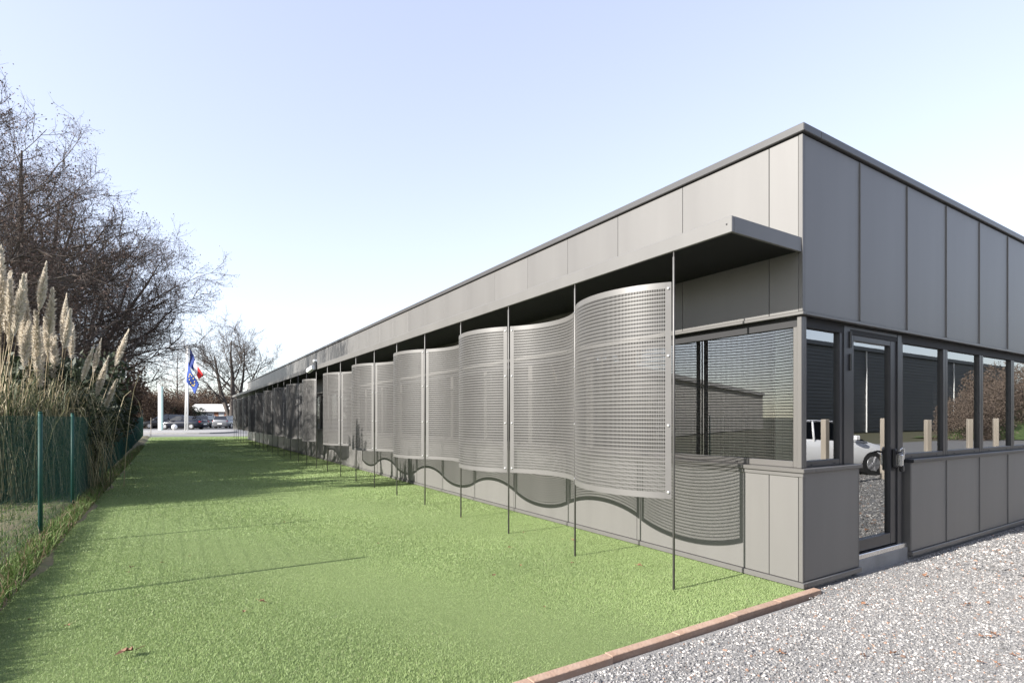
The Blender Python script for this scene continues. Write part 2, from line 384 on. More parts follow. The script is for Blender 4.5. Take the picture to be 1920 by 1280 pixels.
# parking lot beyond the lawn, rising a little
def lot_z(d): 
    t = min(max((d - 46) / 12, 0), 1); return .33 * t * t * (3 - 2 * t) - .015
pb = MB(); V = []; ds = [43, 46, 48, 50, 52, 54, 56, 58, 60, 70, 90, 130, 200]; ls = [-90, -60, -45, -36, -30, -20, 0, 40, 90]
for d in ds:
    for l in ls: V.append((*far(l, d), lot_z(d) if d > 45.9 else -.03))
n = len(ls)
pb.add(V, [(j * n + i, j * n + i + 1, (j + 1) * n + i + 1, (j + 1) * n + i) for j in range(len(ds) - 1) for i in range(n - 1)])
tag(pb.build('parking_lot', M['asphalt'], smooth=True), kind='structure')
rb = MB(); V = []
for d in (45.5, 47.2, 49.4):
    for l in (-48, -30, -15): V.append((*far(l, d), lot_z(d) + .012))
rb.add(V, [(0, 1, 4, 3), (1, 2, 5, 4), (3, 4, 7, 6), (4, 5, 8, 7)])
tag(rb.build('access_road', M['road']), kind='structure')
# kerbed island
kb = MB(); top = []; N = 28; dl, dr = -37.2, -26.4
for k in range(N):
    a = 2 * pi * k / N; l = (dl + dr) / 2 + (dr - dl) / 2 * (abs(cos(a)) ** .6) * (1 if cos(a) > 0 else -1); d = 51.6 + 2.3 * sin(a); top.append((l, d))
V = [(*far(l, d), lot_z(d) - .05) for l, d in top] + [(*far(l, d), lot_z(d) + .13) for l, d in top]
kb.add(V, [tuple(range(N, 2 * N))] + [(k, (k + 1) % N, N + (k + 1) % N, N + k) for k in range(N)])
tag(kb.build('traffic_island', M['concrete']), kind='structure')

# ------------------------------------------------------------------ the office building (corner at the origin, long side along +y)
H, L, RX = 4.067, 40.0, 14.3
HB = empty('office_building'); tag(HB, 'long low building clad in taupe metal panels with glazed corner', 'building')
def part(mb, name, m, parent=HB, smooth=False): return mb.build(name, m, parent, smooth)
Z1, Z2 = 2.435, H - .085         # upper cladding band
# upper panels, long side (x=0 plane faces -x)
def joints(first, step, end):
    a = [0.035]; v = first
    while v < end - .2: a.append(v); v += step
    return a + [end]
J = joints(.313, 1.0, L)
g = .0026
cache = {}
def panel(name, size, axis, loc, m=M['panel']):
    key = (name, round(size[0], 3), round(size[1], 3), axis)
    if key not in cache:
        wd, ht = size
        mb = MB()
        if axis == 'x': mb.bev(0, g, 0, .03, wd - g, ht, .003)
        else: mb.bev(g, 0, 0, wd - g, .03, ht, .003)
        cache[key] = mb.mesh(name, m)
    o = link(bpy.data.objects.new(name, cache[key]), HB); o.location = loc; return o
for a, b in zip(J[:-1], J[1:]): panel('upper_panel', (b - a, Z2 - Z1), 'x', (0, a, Z1))
JR = joints(.99, 1.0, RX)
for a, b in zip(JR[:-1], JR[1:]): panel('upper_panel', (b - a, Z2 - Z1), 'y', (a, 0, Z1))
# standing seam lips on the end facade
sm = MB().bev(-.006, -.012, Z1 + .004, .006, .004, Z2 - .01, .002).mesh('seam', M['panel'])
for a in JR[1:-1]:
    o = link(bpy.data.objects.new('seam', sm), HB); o.location = (a, 0, 0)
# corner strip
part(MB().bev(-.004, -.004, Z1, .031, .034, Z2, .003), 'corner_trim', M['trim'])
# dark backing behind joints
bk = MB().box(.032, .036, .06, .05, L - .01, 1.0).box(.036, .032, .06, .9, .05, 1.0).box(2.12, .032, .06, RX, .05, 1.0).box(.034, .036, Z1, .05, L, Z2).box(.036, .034, Z1, RX, .05, Z2)
part(bk, 'joint_backing', M['coping'])
# coping with a shadow gap under it
cp = MB().bev(-.03, -.03, H - .072, .25, L + .03, H, .006).bev(.2505, -.03, H - .072, RX, .25, H, .006)
part(cp, 'coping', M['coping'])
part(MB().box(.012, .012, Z2, .05, L, H - .073).box(.051, .012, Z2, RX, .05, H - .073), 'shadow_gap', M['dark'])
part(MB().box(.1, .1, H - .3, RX, L, H - .2), 'roof', M['roof'])
part(MB().box(.06, L - .03, 0, RX, L - .002, H - .21).box(RX - .05, .06, 0, RX - .02, L - .04, H - .21), 'rear_wall', M['panel'])
# drip trims under the upper band
part(MB().bev(-.014, -.014, Z1 - .03, .04, L, Z1 - .003, .003), 'drip_trim', M['trim'])
part(MB().bev(.0405, -.014, Z1 - .03, RX, .04, Z1 - .003, .003), 'drip_trim', M['trim'])
# canopy
CX = -.975; CZ0, CZ1 = 2.95, 3.078
can = part(MB().bev(CX, 0.004, CZ0, CX + .03, L - .1, CZ1, .004).bev(CX + .0305, .004, CZ0, -.002, .03, CZ1, .003).box(CX + .031, .031, CZ1 - .03, -.003, L - .1, CZ1 - .004), 'canopy', M['panel'])
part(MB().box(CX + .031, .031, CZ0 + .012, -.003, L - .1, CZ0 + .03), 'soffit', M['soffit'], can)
tk = MB()
for yy in (.03,): tk.obox((CX - .001, .05, CZ0 + .07), (.002, 0, 0), (0, .006, 0), (0, 0, .006))
part(tk, 'rivet', M['dark'], can)

# lower wall, long side
ZS = 1.03
JL = [.036, .313]; v = 1.99
while v < L - .5: JL.append(v); v += 1.365 * 2
JL.append(L)
for a, b in zip(JL[:-1], JL[1:]): panel('base_panel', (b - a, ZS - .075), 'x', (0, a, .062))
for a, b in ((.036, .965), (2.105, 3.0), (3.0, 4.0), (4.0, 5.0), (5.0, 6.0), (6, 7), (7, 8), (8, 9), (9, 10), (10, 11), (11, 12), (12, 13), (13, RX)):
    panel('base_panel', (b - a, ZS - .075), 'y', (a, 0, .062))
for a in range(3, 14):
    o = link(bpy.data.objects.new('seam', MB().bev(-.006, -.01, .07, .006, .004, ZS - .03, .002).mesh('seam', M['panel'])), HB); o.location = (a, 0, 0)
part(MB().bev(-.004, -.004, .062, .031, .032, ZS - .014, .003), 'corner_trim', M['trim'])
# return of the lower wall beside the door
part(MB().bev(.9655, .0, .062, .985, .16, ZS - .014, .003), 'wall_return', M['trim'])
part(MB().bev(2.083, .0, .062, 2.1045, .16, ZS - .014, .003), 'wall_return', M['trim'])
# base trims
part(MB().bev(-.022, -.022, .012, .04, L, .058, .003), 'base_trim', M['trim'])
part(MB().bev(.0405, -.022, .012, .99, .04, .058, .003).bev(2.08, -.022, .012, RX, .04, .058, .003), 'base_trim', M['trim'])
part(MB().box(.03, .03, -.09, .9, L, .0115).box(2.12, .03, -.09, RX, .4, .0115), 'plinth', M['concrete'])
# sills
part(MB().bev(-.03, -.03, ZS - .012, .16, L, ZS + .024, .004), 'sill', M['frame'])
part(MB().bev(.1605, -.03, ZS - .012, .99, .16, ZS + .024, .004), 'sill', M['frame'])
part(MB().bev(2.082, -.03, ZS - .012, RX, .16, ZS + .024, .004), 'sill', M['frame_dark'])
part(MB().bev(-.012, -.012, ZS - .05, .03, L, ZS - .0125, .003), 'sill_apron', M['trim'])
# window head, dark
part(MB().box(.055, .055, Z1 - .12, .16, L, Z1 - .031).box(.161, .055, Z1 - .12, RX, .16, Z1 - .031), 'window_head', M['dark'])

WY = .06   # recess of the glazing
ZB, ZT = ZS + .025, Z1 - .045
def window(axis, a, b, fa=.045, fb=.045, frame=M['frame'], blind=None, zb=ZB, zt=ZT, fbm=.055):
    """one framed pane from a to b along the facade"""
    W = empty('window'); W.parent = HB
    W.location = (WY, a, 0) if axis == 'x' else (a, WY, 0)
    wd = b - a
    def bx(mb, u0, d0, z0, u1, d1, z1, bev=.004):
        return mb.bev(d0, u0, z0, d1, u1, z1, bev) if axis == 'x' else mb.bev(u0, d0, z0, u1, d1, z1, bev)
    f = MB(); bx(f, 0, 0, zb, fa, .07, zt); bx(f, wd - fb, 0, zb, wd, .07, zt)
    bx(f, fa + .0005, 0.001, zb, wd - fb - .0005, .069, zb + fbm); bx(f, fa + .0005, .001, zt - .05, wd - fb - .0005, .069, zt)
    part(f, 'frame', frame, W)
    p = MB(); 
    if axis == 'x': p.add([(.03, fa, zb + fbm), (.03, wd - fb, zb + fbm), (.03, wd - fb, zt - .05), (.03, fa, zt - .05)], [(0, 3, 2, 1)])
    else: p.add([(fa, .03, zb + fbm), (wd - fb, .03, zb + fbm), (wd - fb, .03, zt - .05), (fa, .03, zt - .05)], [(0, 1, 2, 3)])
    part(p, 'pane', M['glass'], W)
    # drain slots
    for q in (.22, .78):
        s = MB()
        if axis == 'x': s.obox((-.001, wd * q, zb + .02), (.0025, 0, 0), (0, .012, 0), (0, 0, .004))
        else: s.obox((wd * q, -.001, zb + .02), (.012, 0, 0), (0, .0025, 0), (0, 0, .004))
        part(s, 'drain_slot', M['dark'], W)
    if blind:
        u0, u1 = blind; bl = MB(); z = zt - .06
        while z > zb + .06:
            if axis == 'x': bl.obox((.13, (u0 + u1) / 2, z), (.012, 0, .0045), (0, (u1 - u0) / 2, 0), (.0003, 0, -.0008))
            else: bl.obox(((u0 + u1) / 2, .13, z), ((u1 - u0) / 2, 0, 0), (0, .012, .0045), (0, .0003, -.0008))
            z -= .033
        for q in (.12, .5, .88):
            u = u0 + (u1 - u0) * q
            if axis == 'x': bl.box(.129, u - .002, zb + .06, .131, u + .002, zt - .06)
        o = part(bl, 'blind', M['slat'], W); o['kind'] = 'stuff'
    return W
# corner mullion
part(MB().bev(.02, .02, ZB, .075, .062, ZT + .01, .004).bev(.0755, .02, ZB, .1, .0595, ZT + .01, .003), 'corner_mullion', M['frame'])
YJ = [.065, 2.93, 4.33, 5.75, 7.1, 8.5, 9.9, 11.3, 12.7, 14.1, 15.5, 16.9, 18.3, 19.7, 21.1, 22.5, 23.9, 25.3, 26.7, 28.1, 29.5, 30.9, 32.3, 33.7, 35.1, 36.5, 37.9, 39.3]
for k, (a, b) in enumerate(zip(YJ[:-1], YJ[1:])):
    wo = window('x', a, b - .0005, .055, .055 if k else .09, blind=((.33, b - a - .06) if k == 0 else (.1, b - a - .1)) if k < 7 else None)
# end facade: one pane, the door, then a ribbon
window('y', .1005, .80, .03, .06, M['frame_dark'])
XJ = [2.0, 3.155, 4.27, 5.42, 6.55, 7.68, 8.8, 9.93, 11.06, 12.2, 13.3, 14.25]
for a, b in zip(XJ[:-1], XJ[1:]): window('y', a, b - .0005, .06 if a > 2.1 else .05, .07, M['frame_dark'])
part(MB().bev(.8005, WY - .01, .1, .915, WY + .08, ZT, .004), 'door_jamb', M['frame_dark'])
part(MB().bev(1.905, WY - .01, .1, 1.9995, WY + .08, ZT, .004), 'door_jamb', M['frame_dark'])
D = empty('door', (.9155, WY + .004, 0)); D.parent = HB; D['label'] = 'glazed door with dark metal frame'
dw = .989
f = MB().bev(0, 0, .17, .1, .06, ZT - .03, .004).bev(dw - .13, 0, .17, dw, .06, ZT - .03, .004).bev(.1005, .001, .17, dw - .1305, .059, .285, .004).bev(.1005, .001, ZT - .13, dw - .1305, .059, ZT - .03, .004)
part(f, 'door_frame', M['frame_dark'], D)
part(MB().add([(.1, .03, .285), (dw - .13, .03, .285), (dw - .13, .03, ZT - .13), (.1, .03, ZT - .13)], [(0, 1, 2, 3)]), 'pane', M['glass'], D)
part(MB().bev(.0, -.01, ZT - .029, dw, .07, ZT, .003), 'door_head', M['frame_dark'], D)
hg = MB().tube([(-.005, -.018, 0), (-.005, -.018, .16)], .014, 10).mesh('hinge', M['black'])
for z in (2.18, 1.96, .35):
    o = link(bpy.data.objects.new('hinge', hg), D); o.location = (0, 0, z)
hd = MB().bev(dw - .1, -.035, .97, dw - .055, -.001, 1.17, .008)
hd.tube([(dw - .08, -.03, 1.13), (dw - .08, -.085, 1.14), (dw - .12, -.1, 1.13), (dw - .2, -.1, 1.12)], .011, 8)
part(hd, 'handle', M['black'], D)
hl = MB().bev(dw - .055, -.075, .985, dw + .0, -.012, 1.12, .014).tube([(dw - .045, -.05, 1.11), (dw - .045, -.055, 1.165), (dw - .01, -.06, 1.18), (dw + .035, -.06, 1.165), (dw + .04, -.055, 1.06)], .008, 8)
part(hl, 'lock_hasp', M['steel'], D)
part(MB().bev(dw - .02, -.07, .93, dw + .035, -.03, 1.0, .01), 'padlock', M['black'], D)
part(MB().bev(.9905, .03, .105, 2.0795, .17, .155, .004), 'threshold', M['steel'])
part(MB().bev(.9905, .025, -.09, 2.0795, .3, .1045, .006), 'door_step', M['concrete'])
# interior
part(MB().box(.17, .18, .02, RX - .1, L - .1, .05), 'floor', M['floor_in'])
part(MB().box(.17, .18, 2.55, RX - .1, L - .1, 2.58), 'ceiling', M['wall_in'])
part(MB().box(4.6, 4.2, .05, 4.75, L - .1, 2.55).box(4.76, 4.2, .05, RX - .1, 4.3, 2.55), 'inner_wall', M['wall_in'])
part(MB().bev(.17, .17, .05, .34, .36, 2.54, .006), 'corner_column', M['white'])

# ------------------------------------------------------------------ perforated screens on poles
PX, PY0, PP = -.958, .595, 1.365
ZLO, ZHI = .793, 2.687
def screen_mesh(sign, name):
    sag = .25; hc = PP / 2; R = (hc * hc + sag * sag) / (2 * sag); th = math.asin(hc / R); arc = 2 * R * th
    gap = .02; band = .05; NC, NR = 90, 52
    s0, s1 = gap, arc - gap
    us = [s0]; cw = (s1 - s0 - 2 * band) / NC
    for i in range(NC): us += [s0 + band + i * cw + .0, s0 + band + i * cw + cw * .62]
    us = [s0] + [s0 + band + cw * (i + .18) + dx for i in range(NC) for dx in (0, cw * .64)] + [s1]
    rh = (ZHI - ZLO - .1) / NR
    zs = [ZLO] + [ZLO + .05 + rh * (j + .14) + dz for j in range(NR) for dz in (0, rh * .72)] + [ZHI]
    us = np.array(us); zs = np.array(zs); nu, nz = len(us), len(zs)
    ang = us / R - th
    def pos(t):
        r = R + t
        y = hc + r * np.sin(ang); x = sign * -(r * np.cos(ang) - (R - sag))
        return x, y
    T = .002
    x0, y0 = pos(0); x1, y1 = pos(T)
    g0 = np.stack([np.repeat(x0[:, None], nz, 1), np.repeat(y0[:, None], nz, 1), np.repeat(zs[None], nu, 0)], -1).reshape(-1, 3)
    g1 = np.stack([np.repeat(x1[:, None], nz, 1), np.repeat(y1[:, None], nz, 1), np.repeat(zs[None], nu, 0)], -1).reshape(-1, 3)
    nv = nu * nz; idx = np.arange(nv).reshape(nu, nz)
    hole = np.zeros((nu - 1, nz - 1), bool); hole[1::2, 1::2] = True
    # hole cells: odd u-interval and odd z-interval
    I, Jz = np.where(~hole)
    q = np.stack([idx[I, Jz], idx[I + 1, Jz], idx[I + 1, Jz + 1], idx[I, Jz + 1]], 1)
    quads = [q, q[:, ::-1] + nv]
    I, Jz = np.where(hole)
    a, b, c, d = idx[I, Jz], idx[I + 1, Jz], idx[I + 1, Jz + 1], idx[I, Jz + 1]
    for p, r in ((a, b), (b, c), (c, d), (d, a)): quads.append(np.stack([p, r, r + nv, p + nv], 1))
    for e in (idx[:, 0], idx[:, -1], idx[0], idx[-1]): quads.append(np.stack([e[:-1], e[1:], e[1:] + nv, e[:-1] + nv], 1))
    return np_mesh(name, np.r_[g0, g1], np.concatenate(quads), M['screen']), ang, R, th, arc
mo, ANG, RR_, TH, ARC = screen_mesh(1, 'perforated_sheet'); mi = screen_mesh(-1, 'perforated_sheet')[0]
bolt_m = MB().tube([(0, 0, 0), (-.006, 0, 0), (-.009, 0, 0)], [.011, .011, .005], 8).mesh('bolt', M['bolt'])
clip_m = MB().bev(-.004, -.028, -.012, .004, .028, .012, .002).mesh('clip', M['trim'])
NS = 28
for k in range(NS):
    if k == 9: continue
    out = k % 2 == 0
    if k >= 10: out = k % 2 == 0
    y0 = PY0 + k * PP
    sc = empty('perforated_screen', (PX, y0, 0))
    tag(sc, f"{'outward' if out else 'inward'} curving perforated metal screen, {ORD[k] if k < 9 else ORD[k - 1]} from the glazed building corner", 'screen', 'curved perforated screens along the lawn facade')
    link(bpy.data.objects.new('perforated_sheet', mo if out else mi), sc)
    sg = 1 if out else -1
    if k < 14:
        for s in (.045, ARC - .045):
            a = s / RR_ - TH
            for z in (ZLO + .055, ZLO + .64, ZLO + 1.25, ZHI - .055):
                b = link(bpy.data.objects.new('bolt', bolt_m), sc)
                r = RR_ + (.003 if out else 0)
                b.location = (sg * -(r * cos(a) - (RR_ - .25)), PP / 2 + r * sin(a), z)
                b.rotation_euler = (0, 0, -a * sg)
pole_m = MB().tube([(0, 0, -.05), (0, 0, 2.9), (0, 0, 2.905), (0, 0, CZ0 + .011)], [.0105, .0105, .006, .006], 10).mesh('pole', M['pole'], True)
for k in range(NS + 1):
    p = link(bpy.data.objects.new('screen_pole', pole_m)); p.location = (PX, PY0 + k * PP, 0)
    tag(p, f"thin steel pole holding the curved screens, {ORD[k]} from the glazed building corner", 'pole', 'poles along the lawn facade')
# security camera on the canopy edge
cy = PY0 + 9.9 * PP
sc = empty('security_camera', (CX, cy, CZ0 + .05)); tag(sc, 'white security camera with floodlight bracket on the canopy edge', 'camera')
MB().bev(-.05, -.06, -.06, -.001, .06, .17, .006).build('bracket', M['black'], sc)
MB().tube([(-.08, .06, .02), (-.13, .5, -.06)], [.07, .08], 10).build('housing', M['white'], sc)
MB().bev(-.1, -.06, .171, 0, .06, .23, .008).build('lamp_head', M['white'], sc)

# ------------------------------------------------------------------ fence along the left
FE = empty('mesh_fence', (-5.97, 0, 0)); tag(FE, 'green welded wire mesh fence between the lawn and the pampas grass', 'fence')
fp = MB().tube([(0, 0, -.1), (0, 0, 1.56)], .021, 10).tube([(0, 0, 1.56), (0, 0, 1.575)], [.025, .016], 10).mesh('post', M['fence'], True)
def fx(y): return -.012 * max(y - 9, 0) - .0
fposts = [3.22 + 2.5 * i for i in range(19)]
wm = MB()
for i in range(50): 
    y = .05 * i; wm.box(-.0014, y - .0014, .02, .0014, y + .0014, 1.52)
for i in range(16):
    z = .03 + .0993 * i; wm.box(-.0032, 0, z - .0009, -.0015, 2.5, z + .0009)
wme = wm.mesh('wire_panel', M['fence'])
for i, y in enumerate(fposts):
    o = link(bpy.data.objects.new('post', fp), FE); o.location = (fx(y), y, 0)
    if i < len(fposts) - 1:
        o = link(bpy.data.objects.new('wire_panel', wme), FE); o.location = (fx(y), y, 0); o['kind'] = 'stuff'
        o.rotation_euler = (0, 0, math.atan2(-(fx(fposts[i + 1]) - fx(y)), 2.5))

# ------------------------------------------------------------------ trees
def seg_mesh(name, segs, n, m):
    """prisms for many branch segments at once; segs: list of (p0, p1, r0, r1)"""
    A = np.array([s[0] for s in segs]); B = np.array([s[1] for s in segs]); r0 = np.array([s[2] for s in segs]); r1 = np.array([s[3] for s in segs])
    return seg_arrays(name, A, B, r0, r1, n, m)
def seg_verts(A, B, r0, r1, n):
    d = B - A; d /= np.linalg.norm(d, axis=1, keepdims=True) + 1e-9
    ref = np.where(np.abs(d[:, 2:3]) < .9, np.array([[0, 0, 1.]]), np.array([[1., 0, 0]]))
    a = np.cross(d, ref); a /= np.linalg.norm(a, axis=1, keepdims=True); b = np.cross(d, a)
    th = np.arange(n) * 2 * pi / n
    ring = np.cos(th)[None, :, None] * a[:, None] + np.sin(th)[None, :, None] * b[:, None]
    v = np.concatenate([A[:, None] + ring * r0[:, None, None], B[:, None] + ring * r1[:, None, None]], 1)
    k = np.arange(n); f = np.stack([k, (k + 1) % n, n + (k + 1) % n, n + k], 1)
    return v.reshape(-1, 3), (f[None] + (np.arange(len(A)) * 2 * n)[:, None, None]).reshape(-1, 4)
def unit(v): return v / (np.linalg.norm(v) + 1e-9)

def make_tree(rs, h, env, trunk_r, nlimb, lean=(0, 0), limb0=.14, up=.35, nsub=9, nter=7, ntw=4, droop=0., forks=0, twl=.38, twr=.0045, crown_m=None, catk=True, catn=1.0):
    """bare deciduous tree. env(t) gives the crown radius at height fraction t"""
    r = np.random.default_rng(rs)
    thick, mid, tw = [], [], []
    def path(p, d, L, r0, r1, n, wob, curve):
        pts = [p]; q = p.copy(); dd = d.copy()
        for i in range(n):
            dd = unit(dd + r.normal(0, wob, 3) + np.array([0, 0, curve])); q = q + dd * L / n; pts.append(q)
        return pts, dd
    def put(lst, pts, r0, r1):
        n = len(pts) - 1
        for i in range(n): lst.append((pts[i], pts[i + 1], r0 + (r1 - r0) * i / n, r0 + (r1 - r0) * (i + 1) / n))
    stems = [(np.zeros(3), unit(np.array([lean[0], lean[1], 1.])), h, trunk_r)]
    for k in range(forks):
        a = r.uniform(0, 2 * pi); stems.append((np.array([.12 * cos(a), .12 * sin(a), h * .03]), unit(np.array([.33 * cos(a) + lean[0], .33 * sin(a) + lean[1], 1.])), h * r.uniform(.75, .95), trunk_r * .7))
    tips = []
    for (p, d, hh, tr) in stems:
        pts, _ = path(p, d, hh, 0, 0, 12, .05, .03)
        put(thick, pts, tr, tr * .12)
        nl = int(nlimb / len(stems))
        for i in range(nl):
            t = limb0 + (1 - limb0) * ((i + r.uniform(0, 1)) / nl) ** .9
            t = min(t, .985); j = int(t * 12); fr = t * 12 - j
            q = pts[j] * (1 - fr) + pts[j + 1] * fr
            a = i * 2.399 + r.uniform(-.4, .4)
            Lm = env(t) * r.uniform(.7, 1.1)
            dd = unit(np.array([cos(a), sin(a), up + .55 * t]))
            lr = max(tr * (1 - t) * .52, .02)
            lp, ld = path(q, dd, Lm, 0, 0, 6, .11, .05 - droop)
            put(thick if lr > .03 else mid, lp, lr, .008)
            ns = max(3, int(nsub * Lm / 4))
            for s in range(ns):
                u = .22 + .78 * (s + r.uniform(0, 1)) / ns; u = min(u, .99); jj = int(u * 6); ff = u * 6 - jj
                qq = lp[jj] * (1 - ff) + lp[jj + 1] * ff
                base = unit(lp[jj + 1] - lp[jj])
                side = unit(np.cross(base, r.normal(0, 1, 3)))
                d2 = unit(base * .75 + side * .8 + np.array([0, 0, .12]))
                L2 = (.35 + .65 * (1 - u)) * Lm * .5 * r.uniform(.6, 1.1) + .25
                sp, sd = path(qq, d2, L2, 0, 0, 4, .14, .05 - droop)
                put(mid, sp, max(lr * .4, .008), .005)
                nt_ = max(2, int(nter * L2 / 1.4))
                for w_ in range(nt_):
                    u3 = .15 + .85 * (w_ + r.uniform(0, 1)) / nt_; u3 = min(u3, .99); j3 = int(u3 * 4); f3 = u3 * 4 - j3
                    q3 = sp[j3] * (1 - f3) + sp[j3 + 1] * f3
                    b3 = unit(sp[j3 + 1] - sp[j3]); s3 = unit(np.cross(b3, r.normal(0, 1, 3)))
                    tips.append((q3, unit(b3 * .8 + s3 * .75)))
    T = np.array([t[0] for t in tips]); Dv = np.array([t[1] for t in tips])
    nT = len(T)
    # tertiary twig: two segments, then ntw fine ones off it, all vectorised
    L3 = r.uniform(.6, 1.3, nT)[:, None] * twl * 1.5
    D2 = Dv + r.normal(0, .25, (nT, 3)) + np.array([0, 0, .12 - droop * 2]); D2 /= np.linalg.norm(D2, axis=1, keepdims=True)
    P1 = T + Dv * L3 * .5; P2 = P1 + D2 * L3 * .5
    A = [T, P1]; B = [P1, P2]; R0 = [np.full(nT, twr * 1.3), np.full(nT, twr)]; R1 = [np.full(nT, twr), np.full(nT, twr * .6)]
    ends = [P2]
    for k in range(ntw):
        u = r.uniform(.15, 1, nT)[:, None]
        st = np.where(u < .5, T + (P1 - T) * u * 2, P1 + (P2 - P1) * (u * 2 - 1))
        dd = D2 * .7 + r.normal(0, .55, (nT, 3)) + np.array([0, 0, .15 - droop * 2]); dd /= np.linalg.norm(dd, axis=1, keepdims=True)
        en = st + dd * r.uniform(.4, 1.1, nT)[:, None] * twl
        A.append(st); B.append(en); R0.append(np.full(nT, twr * .9)); R1.append(np.full(nT, twr * .45)); ends.append(en)
    A, B, R0, R1 = (np.concatenate(x) for x in (A, B, R0, R1))
    Vt, Ft = seg_verts(A, B, R0, R1, 3)
    Vs, Fs = [Vt], [Ft]
    Am = [np.array([s[i] for s in mid]) for i in range(4)]
    vm, fm = seg_verts(*Am, 4); Fs.append(fm + len(Vt)); Vs.append(vm)
    crown = np_mesh('crown', np.concatenate(Vs), np.concatenate(Fs), crown_m or M['twig'])
    Ak = [np.array([s[i] for s in thick]) for i in range(4)]
    vk, fk = seg_verts(*Ak, 8)
    trunk = np_mesh('trunk', vk, fk, M['bark'], smooth=True)
    cat = None
    if catk:
        E = np.concatenate(ends); E = E[r.uniform(0, 1, len(E)) < catn]
        n = len(E); E = E + r.normal(0, .05, (n, 3))
        a = r.normal(0, 1, (n, 3)); a /= np.linalg.norm(a, axis=1, keepdims=True); b = np.cross(a, r.normal(0, 1, (n, 3))); b /= np.linalg.norm(b, axis=1, keepdims=True)
        s1 = r.uniform(.012, .024, n)[:, None]; s2 = s1 * 1.9
        v = np.stack([E - a * s1, E + b * s2, E + a * s1, E - b * s2], 1).reshape(-1, 3)
        cat = np_mesh('catkins', v, np.arange(4 * n).reshape(-1, 4), M['catkin'])
    return trunk, crown, cat
def env_alder(t): return 5.6 * (max(0, 1 - ((t - .30) / .74) ** 2) ** .7) if t > .30 else 5.6 * (.78 + .28 * t / .30)
TREES = [make_tree(21, 11.6, env_alder, .29, 56, (.03, .0), .12, .3, 11, 8, 4, droop=.012, forks=2, twl=.36, twr=.0048),
         make_tree(34, 11, env_alder, .25, 56, (.08, -.03), .1, .25, 11, 8, 4, droop=.018, forks=2, twl=.36, twr=.0048)]
def place_tree(kind, x, y, z, rz, sc, label, group=None, cat='tree', name='bare_tree'):
    t = empty(name, (x, y, z), rz); t.scale = (sc,) * 3
    tag(t, label, cat, group)
    for nm, me in zip(('trunk', 'crown', 'catkins'), kind):
        if me: 
            o = link(bpy.data.objects.new(nm, me), t)
            if nm == 'catkins': o['kind'] = 'stuff'
    return t
G = 'bare alder trees behind the fence'
place_tree(TREES[0], -11.2, 19.5, 0, .4, .93, 'tall bare tree behind the pampas grass, nearest the viewer in the row', G)
place_tree(TREES[1], -10.0, 23.5, 0, 2.1, 1.02, 'bare multi-stemmed tree second along the fence behind the pampas plumes', G)
place_tree(TREES[0], -9.9, 27.8, 0, 3.6, 1.08, 'bare tree third along the fence with dark straight trunk', G)
place_tree(TREES[1], -9.7, 31.0, 0, 5.2, 1.07, 'bare tree fourth along the fence, its low branches hanging over the lawn', G)
place_tree(TREES[0], -10.0, 36.0, 0, 1.2, 1.05, 'bare tree fifth and last along the fence, before the car park', G)

# ------------------------------------------------------------------ bushes
def bush_mesh(rs, rx, ry, h, n, ls, m, name='foliage', z0=.0, spiky=.0):
    r = np.random.default_rng(rs)
    nl = 26
    cen = np.c_[r.uniform(-.75, .75, nl) * rx, r.uniform(-.75, .75, nl) * ry, z0 + r.uniform(.1, .85, nl) * h]; rad = r.uniform(.25, .5, nl) * min(rx, ry, h * .6)
    k = r.integers(0, nl, n)
    d = r.normal(0, 1, (n, 3)); d /= np.linalg.norm(d, axis=1, keepdims=True)
    P = cen[k] + d * (rad[k] * r.uniform(.4, 1.25, n) ** .6)[:, None]; P[:, 2] = np.abs(P[:, 2])
    a = d * .4 + r.normal(0, .7, (n, 3)) + np.array([0, 0, spiky]); a /= np.linalg.norm(a, axis=1, keepdims=True); b = np.cross(a, r.normal(0, 1, (n, 3))); b /= np.linalg.norm(b, axis=1, keepdims=True)
    s = ls * r.uniform(.6, 1.4, n)[:, None]
    v = np.stack([P - a * s, P + b * s * .42, P + a * s, P - b * s * .42], 1).reshape(-1, 3)
    return np_mesh(name, v, np.arange(4 * n).reshape(-1, 4), m)
def stems_mesh(rs, h, n, rx, m):
    r = np.random.default_rng(rs); mb = MB()
    for i in range(n):
        a = r.uniform(0, 2 * pi); q = r.uniform(.2, .8) * rx
        mb.tube([(0.1 * cos(a), .1 * sin(a), -.05), (q * .5 * cos(a), q * .5 * sin(a), h * .4), (q * cos(a), q * sin(a), h * .85)], [.03, .022, .008], 5)
    return mb.mesh('stems', m)
HED = [bush_mesh(5, 1.1, 1.9, 2.6, 9000, .075, M['leaf_dark'], spiky=.2), bush_mesh(6, 1.2, 2.0, 3.1, 10000, .07, M['leaf_brown'])]
HST = [stems_mesh(8, 2.4, 7, 1.2, M['bark']), stems_mesh(9, 2.8, 9, 1.3, M['bark'])]
rr = random.Random(5)
hl = [(0, -6.95, 11.9, .98), (0, -7.05, 14.4, 1.08), (0, -7.1, 16.9, 1.12), (1, -7.3, 19.6, 1.1), (0, -7.3, 22.4, 1.12), (1, -7.4, 25.4, 1.1), (1, -7.5, 28.6, 1.12), (0, -7.6, 32, 1.1), (1, -7.7, 35.6, 1.1), (1, -7.9, 39.4, 1.1)]
